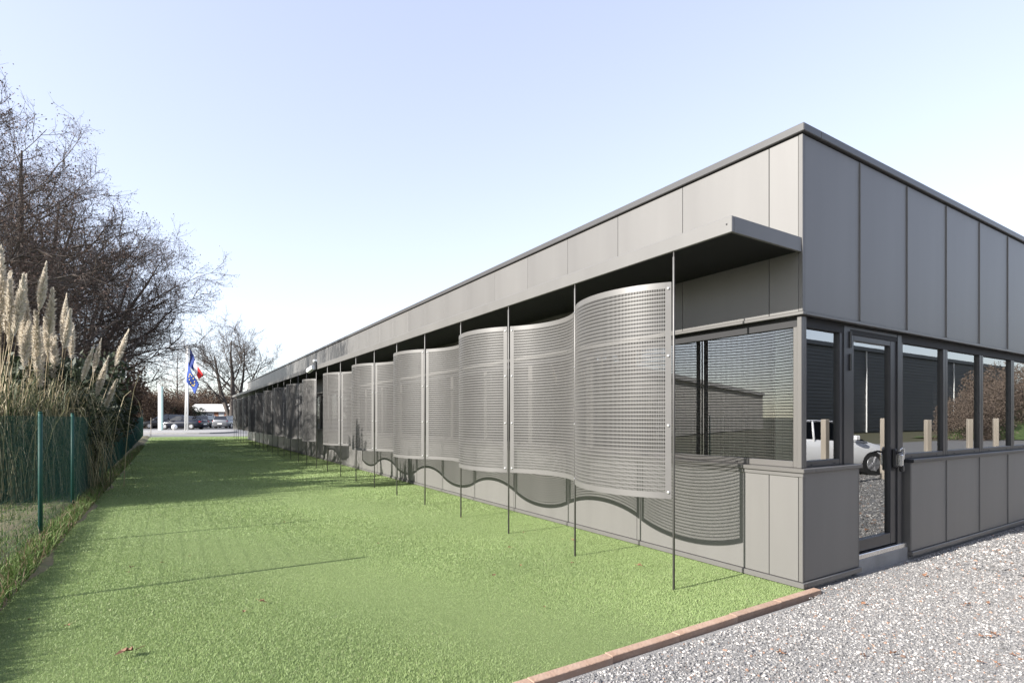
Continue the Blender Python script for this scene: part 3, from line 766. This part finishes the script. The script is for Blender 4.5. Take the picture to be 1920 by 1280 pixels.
for i, (k, x, y, s) in enumerate(hl):
    t = empty('hedge_shrub', (x, y, 0), rr.uniform(-.3, .3) + (pi if i % 2 else 0)); t.scale = (s, s, s * rr.uniform(.9, 1.1))
    tag(t, f"{'dark green evergreen' if k == 0 else 'russet leafy'} shrub behind the mesh fence, {ORD[i]} past the pampas grass", 'shrub', 'hedge shrubs behind the fence')
    link(bpy.data.objects.new('foliage', HED[k]), t); link(bpy.data.objects.new('stems', HST[k]), t)

# ------------------------------------------------------------------ pampas grass
def plume_mesh(rs, Lp, wd):
    r = np.random.default_rng(rs); n = 900
    t = r.uniform(0, 1, n) ** .85; prof = wd * np.sin(np.clip(t * 1.02 + .05, 0, 1) * pi) ** .75 * (1 - .45 * t)
    a = r.uniform(0, 2 * pi, n); st = np.c_[np.zeros(n), np.zeros(n), t * Lp]
    d = np.c_[np.cos(a) * prof, np.sin(a) * prof, .10 * Lp * r.uniform(.5, 1.3, n)]
    d[:, 0] += .02 * r.normal(size=n)
    tip = st + d; mid_ = st + d * .55 + np.array([0, 0, .015])
    wv = np.cross(d, r.normal(0, 1, (n, 3))); wv /= np.linalg.norm(wv, axis=1, keepdims=True); wv *= .0085
    v = np.stack([st - wv * .4, mid_ - wv, tip, mid_ + wv], 1).reshape(-1, 3)
    return np_mesh('plume', v, np.arange(4 * n).reshape(-1, 4), M['plume'])
PLM = [plume_mesh(1, .8, .09), plume_mesh(2, .68, .07), plume_mesh(3, .95, .10)]
def pampas(x, y, rs, label, stalks, nl=1250, hmax=3.4):
    r = np.random.default_rng(rs)
    t = empty('pampas_grass', (x, y, 0)); tag(t, label, 'pampas grass', 'pampas grass clumps behind the fence')
    # arching leaves: 6-point ribbons
    n = nl; a = r.uniform(0, 2 * pi, n); h = hmax * r.uniform(.45, 1.0, n); sp = r.uniform(.15, 1.25, n) * (.45 + .5 * h / hmax)
    base = np.c_[r.normal(0, .28, n), r.normal(0, .28, n), np.full(n, .02)]
    K = 7; V = np.zeros((n, K, 2, 3)); side = np.c_[-np.sin(a), np.cos(a), r.normal(0, .3, n)]
    dr = r.uniform(.3, 1.15, n)
    for k in range(K):
        u = k / (K - 1)
        rad = sp * u ** 1.35
        z = h * (1.55 * u - (.55 + dr) * u ** 2.6)
        z = np.maximum(z, .03)
        c = base + np.c_[np.cos(a) * rad, np.sin(a) * rad, z]
        wdt = .0075 * (1 - u ** 2 * .9) * r.uniform(.7, 1.3)
        V[:, k, 0] = c - side * wdt; V[:, k, 1] = c + side * wdt
    fi = np.array([(2 * k, 2 * k + 1, 2 * k + 3, 2 * k + 2) for k in range(K - 1)])
    Fq = (fi[None] + (np.arange(n) * 2 * K)[:, None, None]).reshape(-1, 4)
    c0 = np.array([(.08, .10, .05), (.20, .19, .10), (.46, .40, .27), (.06, .08, .04), (.36, .31, .19)])[r.integers(0, 5, n)] * r.uniform(.7, 1.2, (n, 1))
    o = np_obj('leaves', V.reshape(-1, 3), Fq, M['pampas'], t, colors=np.repeat(c0, 2 * K, axis=0)); o['kind'] = 'stuff'
    for (bx, by, tx, ty, tz, m) in stalks:
        d = Vector((tx - bx, ty - by, tz)); L = d.length
        p0 = Vector((bx, by, 0)); p1 = p0 + d * .5 + Vector((0, 0, .12)); p2 = Vector((tx, ty, tz))
        pl = link(bpy.data.objects.new('plume', PLM[m]), t); pl.location = p2
        dd = (p2 - p1).normalized(); pl.rotation_euler = dd.to_track_quat('Z', 'Y').to_euler()
        st = MB().tube([p0, p1, p2, p2 + dd * .45], [.007, .006, .004, .002], 5).build('stalk', M['stalk'], pl)
        st.matrix_parent_inverse = (Matrix.Translation(p2) @ pl.rotation_euler.to_matrix().to_4x4()).inverted()
    return t
def stalkset(rs, n, zr, spread, lean=(0, 0)):
    r = random.Random(rs); out = []
    for i in range(n):
        bx, by = r.uniform(-.25, .25), r.uniform(-.25, .25); a = r.uniform(0, 2 * pi); q = r.uniform(.1, 1) * spread
        out.append((bx, by, bx + q * cos(a) + lean[0], by + q * sin(a) + lean[1], r.uniform(*zr), r.randrange(3)))
    return out
pampas(-7.15, 9.5, 1, 'pampas grass clump furthest left, with tall cream plumes against the trees', stalkset(1, 17, (2.3, 3.4), .5, (.08, 0)))
pampas(-6.75, 10.3, 2, 'pampas grass clump in the middle of three, crowded with cream plumes', stalkset(2, 15, (2.0, 3.0), .5, (.05, 0)))
pampas(-6.5, 11.0, 3, 'pampas grass clump on the right with plumes leaning over the fence', stalkset(3, 9, (1.8, 2.8), .45, (.05, .1)) + [(.2, 0, .85, .3, 2.55, 0), (.2, .1, .7, -.3, 1.6, 1), (.1, .1, .5, .2, 2.4, 1)])

# ------------------------------------------------------------------ cars
def car(name, label, paint, x, y, z, rz, length=4.6, width=1.8, height=1.45, estate=False, group=None):
    C = empty(name, (x, y, z), rz); tag(C, label, 'car', group)
    k = length / 4.6; hw = width / 2; hk = height / 1.45
    # lofted body: stations along x (nose at +x) with lower, belt heights and half widths
    st = [(-2.3, .38, .74, .70), (-2.22, .26, .95, .82), (-1.9, .2, 1.0, .88), (-1.2, .18, .98, .9), (0, .18, .95, .9), (.95, .18, .92, .9), (1.35, .18, .88, .89), (1.9, .2, .76, .86), (2.2, .24, .66, .76), (2.3, .36, .58, .62)]
    if estate: st[0] = (-2.3, .38, .9, .74); st[1] = (-2.25, .26, 1.0, .84)
    V = []; n = 8
    for (sx, zl, zb, wy) in st:
        wy = wy / .9 * hw; zl *= hk; zb *= hk
        for (fy, fz) in ((-.86, 0), (-1, .25), (-1, .72), (-.86, 1), (.86, 1), (1, .72), (1, .25), (.86, 0)): V.append((sx * k, fy * wy, zl + (zb - zl) * fz))
    f = [(i * n + j, (i + 1) * n + j, (i + 1) * n + (j + 1) % n, i * n + (j + 1) % n) for i in range(len(st) - 1) for j in range(n)] + [tuple(range(n)), tuple(range((len(st) - 1) * n, len(st) * n))[::-1]]
    MB().add(V, f).build('body', paint, C, True)
    # greenhouse: glass shell with a painted roof on top
    if estate: gh = [(-2.2, .93, .78), (-1.95, 1.42, .64), (-.2, 1.46, .66), (.4, 1.43, .65), (1.3, .90, .78)]
    else: gh = [(-1.75, .95, .76), (-.95, 1.39, .62), (-.2, 1.45, .65), (.35, 1.42, .64), (1.3, .9, .78)]
    V = []
    for (sx, zt, wy) in gh:
        wy = wy / .9 * hw
        V += [(sx * k, -hw * .88, .9 * hk), (sx * k, -wy, zt * hk - .02), (sx * k, wy, zt * hk - .02), (sx * k, hw * .88, .9 * hk)]
    f = [(i * 4 + j, (i + 1) * 4 + j, (i + 1) * 4 + j + 1, i * 4 + j + 1) for i in range(4) for j in range(3)]
    MB().add(V, f).build('window', M['cglass'], C)
    V = []
    for (sx, zt, wy) in gh[1:4]:
        wy = wy / .9 * hw + .01
        V += [(sx * k, -wy, zt * hk - .05), (sx * k, -wy * .9, zt * hk), (sx * k, wy * .9, zt * hk), (sx * k, wy, zt * hk - .05)]
    rf = MB().add(V, [(i * 4 + j, (i + 1) * 4 + j, (i + 1) * 4 + j + 1, i * 4 + j + 1) for i in range(2) for j in range(3)])
    for s in (-1, 1):
        for (a, b) in ((0, 1), (3, 4)):
            pa = (gh[a][0] * k, s * hw * .885, .92 * hk); pb_ = (gh[b][0] * k, s * gh[b][2] / .9 * hw, gh[b][1] * hk - .03); rf.tube([pa, pb_], .035, 5)
        rf.tube([(-.35 * k, s * hw * .885, .92 * hk), (-.3 * k, s * .66 / .9 * hw, 1.42 * hk)], .03, 5)
    rf.build('roof', paint, C, True)
    MB().obox((-.2, 0, .55 * hk), (1.0, 0, 0), (0, hw * .7, 0), (0, 0, .3)).build('cabin', M['black'], C)
    for wx in (-1.38 * k, 1.42 * k):
        for s in (-1, 1):
            W_ = MB().tube([(wx, s * (hw - .2), .32), (wx, s * (hw + .01), .32)], .32, 18).build('wheel', M['tyre'], C)
            rm = MB().tube([(wx, s * (hw + .002), .32), (wx, s * (hw + .022), .32)], [.2, .19], 14)
            for q in range(5):
                a = q * 2 * pi / 5; rm.tube([(wx, s * (hw + .02), .32), (wx + .2 * cos(a), s * (hw + .02), .32 + .2 * sin(a))], .03, 4)
            rm.build('rim', M['rim'], W_)
    for s in (-1, 1):
        MB().bev(2.08 * k, s * hw * .62 - .16, .52 * hk, 2.26 * k, s * hw * .62 + .16, .64 * hk, .03).build('headlight', M['lens'], C)
        MB().bev(-2.28 * k, s * hw * .75 - .14, .72 * hk, -2.1 * k, s * hw * .75 + .14, .9 * hk, .03).build('taillight', M['red'], C)
        MB().bev(.7 * k, s * (hw + .1) - .09, .93 * hk, .86 * k, s * (hw + .1) + .09, 1.06 * hk, .03).build('mirror', paint, C)
    MB().bev(-2.33 * k, -.26, .5 * hk, -2.28 * k, .26, .61 * hk, .005).build('number_plate', M['white'], C)
    return C
def lat(px, d): return (px - 960) / 1017.6 * d
HR = -HEAD      # heading whose +x points to the right of the view
def carat(px, d, rz, *a, **k):
    x, y = far(lat(px, d), d); return car(*a, x, y, lot_z(d) + .01, rz, **k)
GC = 'cars in the far car park'
carat(344, 58, HR + pi - .05, 'parked_car', 'dark navy saloon car parked side-on behind the flagpoles', M['navy'], length=4.75, height=1.42, group=GC)
carat(312, 62.5, HR + pi + .35, 'parked_car', 'black estate car parked behind the navy saloon, nose to the left', M['carblack'], length=4.7, height=1.62, estate=True, group=GC)
carat(391, 66, HR + pi / 2 + .15, 'parked_car', 'grey estate car seen from behind, right of the navy saloon', M['cargrey'], height=1.5, estate=True, group=GC)
carat(428, 64, HR + pi / 2 + .1, 'parked_car', 'silver hatchback half hidden by the last screen of the building', M['carsilver'], height=1.45, estate=True, group=GC)
carat(372, 74, HR + pi / 2, 'parked_car', 'white car behind the boot of the navy saloon', M['carwhite'], height=1.4, group=GC)

# ------------------------------------------------------------------ flags, sign pylon, bollard
def at(px, d): 
    x, y = far(lat(px, d), d); return x, y, lot_z(d)
isl = .125
x, y, z = at(347.2, 53); fl1 = MB().tube([(0, 0, 0), (0, 0, 8.1)], [.075, .06], 12).tube([(0, 0, 8.1), (0, 0, 8.2)], [.08, .03], 10).build('flagpole', M['white'], smooth=True); fl1.location = (x, y, z + isl); fl1.rotation_euler = (0, .018, 0)
tag(fl1, 'tall white flagpole left of the pair on the traffic island', 'flagpole', 'flagpoles on the island')
x2, y2, z2 = at(351.6, 53); fl2 = fl1.copy(); link(fl2); fl2.location = (x2, y2, z2 + isl); fl2.rotation_euler = (0, .006, 0)
tag(fl2, 'tall white flagpole right of the pair, beside the blue flag', 'flagpole', 'flagpoles on the island')
Rv = np.array([R2[0], R2[1], 0]); Fv = np.array([F2[0], F2[1], 0])
def cloth(hoist_top, hoist_len, fly, sagx, u0, u1, nu=8, nv=10, ph=0., v0=0., v1=1.):
    """hanging flag: fly direction droops; returns verts/faces for the strip u0..u1 of the fly"""
    V = []
    for i in range(nu + 1):
        u = u0 + (u1 - u0) * i / nu
        for j in range(nv + 1):
            v = v0 + (v1 - v0) * j / nv
            p = np.array(hoist_top) + np.array([0, 0, -hoist_len * v * (1 - .15 * u)]) + Rv * (sagx * fly * u * (1 - .25 * v) ) + np.array([0, 0, -fly * u * (.62 + .3 * (1 - v))]) + Fv * (.09 * math.sin(u * 7 + v * 3 + ph)) + Rv * .03 * math.sin(u * 8 + v * 4 + ph)
            V.append(p)
    f = [(i * (nv + 1) + j, (i + 1) * (nv + 1) + j, (i + 1) * (nv + 1) + j + 1, i * (nv + 1) + j + 1) for i in range(nu) for j in range(nv)]
    return V, f
top2 = np.array([x2, y2, z2 + isl + 8.1])
ft = empty('national_flag', top2); tag(ft, 'blue, white and red tricolour flag hanging limp above the blue one', 'flag')
for nm, m, a, b in (('blue_stripe', 'frblue', 0.03, .46), ('white_stripe', 'frwhite', .46, .7), ('red_stripe', 'frred', .7, 1.0)):
    V, f = cloth(np.array([0, 0, 0.]) + Rv * .06 + Fv * .12, 1.6, 2.9, .47, a, b, 6, 8)
    o = MB().add(V, f).build(nm, M[m], ft, True); md = o.modifiers.new('thick', 'SOLIDIFY'); md.thickness = .006
fe = empty('starred_flag', top2 + np.array([0, 0, -1.35])); tag(fe, 'blue flag with ring of yellow stars hanging below the tricolour', 'flag')
hz = Rv * .06 - Fv * .22
V, f = cloth(hz, 2.0, 2.5, .46, .03, 1, 12, 10, 1.)
o = MB().add(V, f).build('cloth', M['eu'], fe, True); md = o.modifiers.new('thick', 'SOLIDIFY'); md.thickness = .006
for q in range(12):
    a = 2 * pi * q / 12; u, v = .5 + .2 * cos(a), .5 + .3 * sin(a)
    (p, p2, p3, p4), _ = cloth(hz, 2.0, 2.5, .46, u, u + .02, 1, 1, 1., v, v + .02)
    p = np.array(p) - Fv * .02; s = MB(); pts = []
    for e in range(10):
        rr_ = .075 if e % 2 == 0 else .03; b = e * pi / 5 + pi / 2; pts.append(p + Rv * rr_ * cos(b) + np.array([0, 0, rr_ * sin(b)]))
    s.add(pts, [tuple(range(10))]); so = s.build('star', M['star'], fe); md = so.modifiers.new('thick', 'SOLIDIFY'); md.thickness = .006
x, y, z = at(301, 53.2)
py_ = empty('sign_pylon', (x, y, z + isl), HR + .2); tag(py_, 'tall slim white sign pylon with grey-green edge on the island', 'sign')
MB().bev(-.2, -.08, 0, .08, .08, 4.25, .01).build('face', M['white'], py_); MB().bev(.0805, -.085, 0, .21, .085, 4.28, .01).build('edge', M['teal'], py_)
x, y, z = at(327, 53.5)
bm = bmesh.new(); bmesh.ops.create_uvsphere(bm, u_segments=18, v_segments=12, radius=.26)
bl = empty('bollard', (x, y, z + isl)); tag(bl, 'white ball bollard on the island in front of the navy saloon', 'bollard')
b = MB().bm(bm).build('ball', M['white'], bl, True); b.location = (0, 0, .3); MB().tube([(0, 0, -.02), (0, 0, .08)], [.16, .12], 12).build('foot', M['concrete'], bl)
x, y = far(lat(283, 45.5), 45.5)
tag(MB().tube([(0, 0, -.05), (0, 0, 1.55)], [.025, .02], 6).build('stake', M['timber']), 'thin timber stake at the far edge of the lawn', 'stake').location = (x, y, 0)
x, y = far(lat(266, 46.5), 46.5)
gp = empty('gate_post', (x, y, 0)); tag(gp, 'dark gate post at the far end of the fence', 'post'); MB().bev(-.07, -.07, -.05, .07, .07, 2.15, .01).build('shaft', M['black'], gp); MB().bev(-.09, -.09, 2.151, .09, .09, 2.2, .01).build('cap', M['black'], gp)
x, y = far(lat(262, 45), 45)
uc = empty('utility_box', (x, y, 0), HR); tag(uc, 'small white utility box at the end of the fence', 'utility box'); MB().bev(-.15, -.12, 0, .15, .12, .55, .01).build('cabinet', M['white'], uc); MB().bev(-.17, -.14, .551, .17, .14, .6, .01).build('lid', M['concrete'], uc)

# ------------------------------------------------------------------ far trees and houses
def env_oak(t): return 6.6 * (max(0, 1 - ((t - .5) / .56) ** 2) ** .6)
OAK = make_tree(77, 11.5, env_oak,   .45, 34, (-.02, 0), .14, .7, 8, 6, 3, forks=4, twl=.6, twr=.012, catk=False)
x, y = far(lat(436, 72), 72)
place_tree(OAK, x, y, .3, .9, 1.0, 'big spreading bare tree with thick dark limbs beyond the cars', cat='tree', name='spreading_tree')
def env_birch(t): return 3.2 * (max(0, 1 - ((t - .4) / .62) ** 2) ** .6)
BIR = make_tree(91, 13, env_birch, .16, 30, (0, 0), .2, .5, 9, 6, 3, droop=.1, twl=.7, twr=.011, catk=False, crown_m=M['twig_pale'])
x, y = far(lat(335, 92), 92)
place_tree(BIR, x, y, .3, 0, 1.1, 'pale weeping bare tree in the distance behind the sign pylon', name='weeping_tree')
BR = bush_mesh(41, 3.4, 3.0, 4.6, 15000, .10, M['leaf_brown']); CN = bush_mesh(42, 2.2, 2.2, 4.4, 7000, .17, M['leaf_dark'], spiky=.5)
STM = stems_mesh(43, 4, 6, 2.2, M['bark'])
for i, (k, px, d, s, lb) in enumerate([(1, 338, 84, .85, 'dark evergreen tree behind the navy saloon, left of the flagpoles'), (1, 362, 88, .8, 'dark evergreen tree just right of the flagpoles, beyond the saloon'), (0, 322, 82, 1.0, 'russet bush directly behind the sign pylon'), (0, 350, 96, 1.25, 'rounded russet bush behind the flagpoles, beyond the evergreens'), (0, 385, 104, 1.3, 'low russet thicket behind the white house'),
                                       (1, 300, 80, .9, 'dark evergreen tree left of the sign pylon'), (0, 278, 74, 1.2, 'russet bush between the fence end and the sign pylon'), (0, 415, 110, 1.5, 'russet thicket behind the spreading tree'), (0, 250, 64, 1.2, 'russet bush at the end of the fence, behind the gate post')]):
    x, y = far(lat(px, d), d); t = empty('distant_shrub', (x, y, .2), i * 1.3); t.scale = (s,) * 3
    tag(t, lb, 'shrub', 'shrubs beyond the car park')
    link(bpy.data.objects.new('foliage', CN if k else BR), t); link(bpy.data.objects.new('stems', STM), t)
# white house beyond the car park
x, y = far(lat(398, 88), 88)
ho = empty('white_house', (x, y, .25), HR + .1); tag(ho, 'low white house with pale roof behind the parked cars', 'house')
MB().box(-3.6, 0, 0, 4.5, 6, 2.5).build('wall', M['white'], ho)
rf = MB().add([(-4, -.5, 2.45), (4.9, -.5, 2.45), (4.9, 3, 3.6), (-4, 3, 3.6), (4.9, 6.5, 2.45), (-4, 6.5, 2.45), (-4, -.5, 2.3), (4.9, -.5, 2.3), (4.9, 6.5, 2.3), (-4, 6.5, 2.3)], [(0, 1, 2, 3), (3, 2, 4, 5), (0, 6, 7, 1), (1, 7, 8, 4, 2), (0, 3, 5, 9, 6), (6, 9, 8, 7), (5, 4, 8, 9)])
rf.build('roof', mat('pale_roof', (.55, .54, .52), .8), ho)
MB().box(.3, -.06, 0, .95, -.001, 2.3).build('brick_pier', M['brick'], ho); MB().box(1.9, -.06, 0, 2.7, -.001, 2.2).build('brick_pier', M['brick'], ho)
for wx in (-2.6, -.9):
    f_ = MB().box(wx, -.05, .9, wx + 1, -.001, 1.95).build('window', M['white'], ho); MB().box(wx + .08, -.06, .98, wx + .92, -.051, 1.87).build('pane', M['black'], f_)
MB().box(1.05, -.05, 0, 1.8, -.001, 2.1).build('door', mat('door_white', (.7, .7, .68), .5), ho)

# ------------------------------------------------------------------ what the windows mirror: the yard behind the viewpoint
wh = empty('warehouse', (20, -26, 0)); tag(wh, 'long dark corrugated warehouse across the gravel yard, mirrored in the windows', 'warehouse')
cw = MB(); V = []; f = []; zz = []
z = 0
while z < 8.6: zz += [(z, 0), (z + .12, 0), (z + .16, .05), (z + .28, .05), (z + .32, 0)]; z += .34
prof = [(0, 0)] + [(a, b) for a, b in zz]
for (a, b) in prof: V += [(-45, b, a), (80, b, a)]
cw.add(V, [(2 * i, 2 * i + 1, 2 * i + 3, 2 * i + 2) for i in range(len(prof) - 1)]); cw.box(-45, -18, 0, 80, -.02, 8.6)
cw.build('wall', M['ware'], wh); MB().box(-45.3, -18.3, 8.605, 80.3, .3, 9.0).build('roof', M['ware'], wh)
rd = MB().box(-12, .06, 0, -7, .1, 4.6); rd.build('roller_door', mat('roller_door', (.05, .054, .06), .5, var=(.06, .065, .07), scale=2), wh)
MB().box(-12.2, .055, 4.605, -6.8, .13, 4.8).build('lintel', M['coping'], wh)
for xx in (-14.5, 9, 24, 38, 57, 60.5, 70):
    MB().tube([(xx, .13, 0), (xx, .13, 8.6)], .07, 8).build('downpipe', M['white'], wh)
GP = 'timber posts along the gravel yard'
pm = None
for i, (x, lb) in enumerate([(5.0, 'left of the white car'), (7.69, 'in front of the white car'), (10.41, 'mirrored in the glazed door'), (12.83, 'mirrored in the first window right of the door'), (15.66, 'mirrored in the second window right of the door'), (17.71, 'mirrored in the third window right of the door'), (20.6, 'last of the row towards the grass bank')]):
    t = empty('timber_post', (x, -3.7 + .02 * i, -.045), .2 * i); tag(t, f'weathered square timber post in the gravel, {lb}', 'post', GP)
    MB().bev(-.065, -.065, -.1, .065, .065, 1.5 + .02 * (i % 3), .012).build('shaft', M['timber'], t)
car('parked_car', 'white hatchback parked on the gravel behind the timber posts', M['carwhite'], 10.3, -5.6, -.03, .42, length=4.3, height=1.47, estate=True)
WB = bush_mesh(47, 3.2, 2.8, 4.8, 11000, .085, mat('winter_twig', (.15, .115, .09), .85, 0, .2, var=(.2, .155, .125), scale=2, trans=.15))
# grass bank with bare shrubs
bb = MB(); V = []; nx_, ny_ = 30, 10
for j in range(ny_ + 1):
    for i in range(nx_ + 1):
        u, v = i / nx_, j / ny_; V.append((45 + 30 * u, -9 - 8 * v, -.06 + 2.3 * math.sin(pi * min(v * 1.1, 1)) ** 1.2 * math.sin(pi * u) ** .5 + .1 * math.sin(i * 1.9 + j)))
bb.add(V, [(j * (nx_ + 1) + i, (j + 1) * (nx_ + 1) + i, (j + 1) * (nx_ + 1) + i + 1, j * (nx_ + 1) + i + 1) for j in range(ny_) for i in range(nx_)])
tag(bb.build('grass_bank', mat('bank_grass', (.07, .12, .03), .9, var=(.11, .15, .05), scale=3, bump=.6, bscale=12), smooth=True), kind='structure')
for i, (x, y, s) in enumerate([(41.8, -12.2, .62), (45.8, -13, .82), (50.5, -12.5, .95), (55.5, -14, 1.1), (61, -13, 1.1), (67, -12, 1.2)]):
    t = empty('bank_shrub', (x, y, .6 if x > 48 else 0), i); t.scale = (s * .9, s * .9, s); tag(t, f'russet winter shrub on the grass bank, {ORD[i]} from the warehouse door end', 'shrub', 'shrubs on the grass bank')
    link(bpy.data.objects.new('foliage', WB), t); link(bpy.data.objects.new('stems', STM), t)
# building mirrored in the lawn-side windows
dp = empty('depot_building', (-31, 28.5, 0), math.atan2(.4, -.92)); tag(dp, 'long beige depot with low roof beyond the trees, mirrored in the side windows', 'depot')
MB().box(-14, -12, 0, 40, 0, 4.7).build('wall', M['beige'], dp); MB().box(-14.3, -12.3, 4.701, 40.3, .3, 5.1).build('roof', M['roof'], dp)

# ------------------------------------------------------------------ fallen leaves
def leaf_mesh(rs):
    r = random.Random(rs); mb = MB(); n = 9; V = [(0, 0, .012)]
    for i in range(n):
        a = 2 * pi * i / n; q = .5 + .5 * (i % 2) + r.uniform(-.15, .15); V.append((.035 * q * cos(a), .024 * q * sin(a), .006 + r.uniform(-.004, .022)))
    mb.add(V, [(0, 1 + i, 1 + (i + 1) % n) for i in range(n)]); mb.tube([(.03, 0, .01), (.06, .006, .018)], [.0015, .001], 4)
    return mb.mesh('leaf', M['dry'])
LM = [leaf_mesh(i) for i in range(5)]
rr = random.Random(12)
big = link(bpy.data.objects.new('fallen_leaf', LM[2])); big.location = (-4.914, 1.508, .02); big.scale = (1.7,) * 3; tag(big, 'largest red-brown dry leaf on the turf near the viewer', 'leaf', 'dry leaves on the turf')
for i, (x, y) in enumerate([(-5.3, 2.3), (-5.55, 2.6), (-5.0, 3.9), (-4.75, 3.95), (-4.5, 4.1), (-5.02, 3.7), (-4.2, 1.95), (-4.05, 2.1), (-1.7, 1.9), (-1.4, 2.6), (-2.1, 1.75), (-1.2, 1.7), (-.7, 1.25), (-.55, 2.5), (-.8, 3.2), (-2.6, 3.6), (-3.3, 5.6), (-2.2, .8), (-1.0, 4.6)]):
    o = link(bpy.data.objects.new('fallen_leaf', LM[i % 5])); o.location = (x, y, .018); s = rr.uniform(.55, 1.0); o.scale = (s,) * 3; o.rotation_euler = (rr.uniform(-.3, .3), rr.uniform(-.3, .3), rr.uniform(0, 6))
    tag(o, 'small dry brown leaf lying on the green turf', 'leaf', 'dry leaves on the turf')
for i in range(60):
    x = rr.uniform(-1.8, 6.5); y = rr.uniform(-2.3, -.3)
    o = link(bpy.data.objects.new('fallen_leaf', LM[i % 5])); o.location = (x, y, -.012); s = rr.uniform(.5, 1.05); o.scale = (s,) * 3; o.rotation_euler = (rr.uniform(-.4, .4), rr.uniform(-.4, .4), rr.uniform(0, 6))
    tag(o, 'dry brown leaf lying on the pale gravel', 'leaf', 'dry leaves on the gravel')
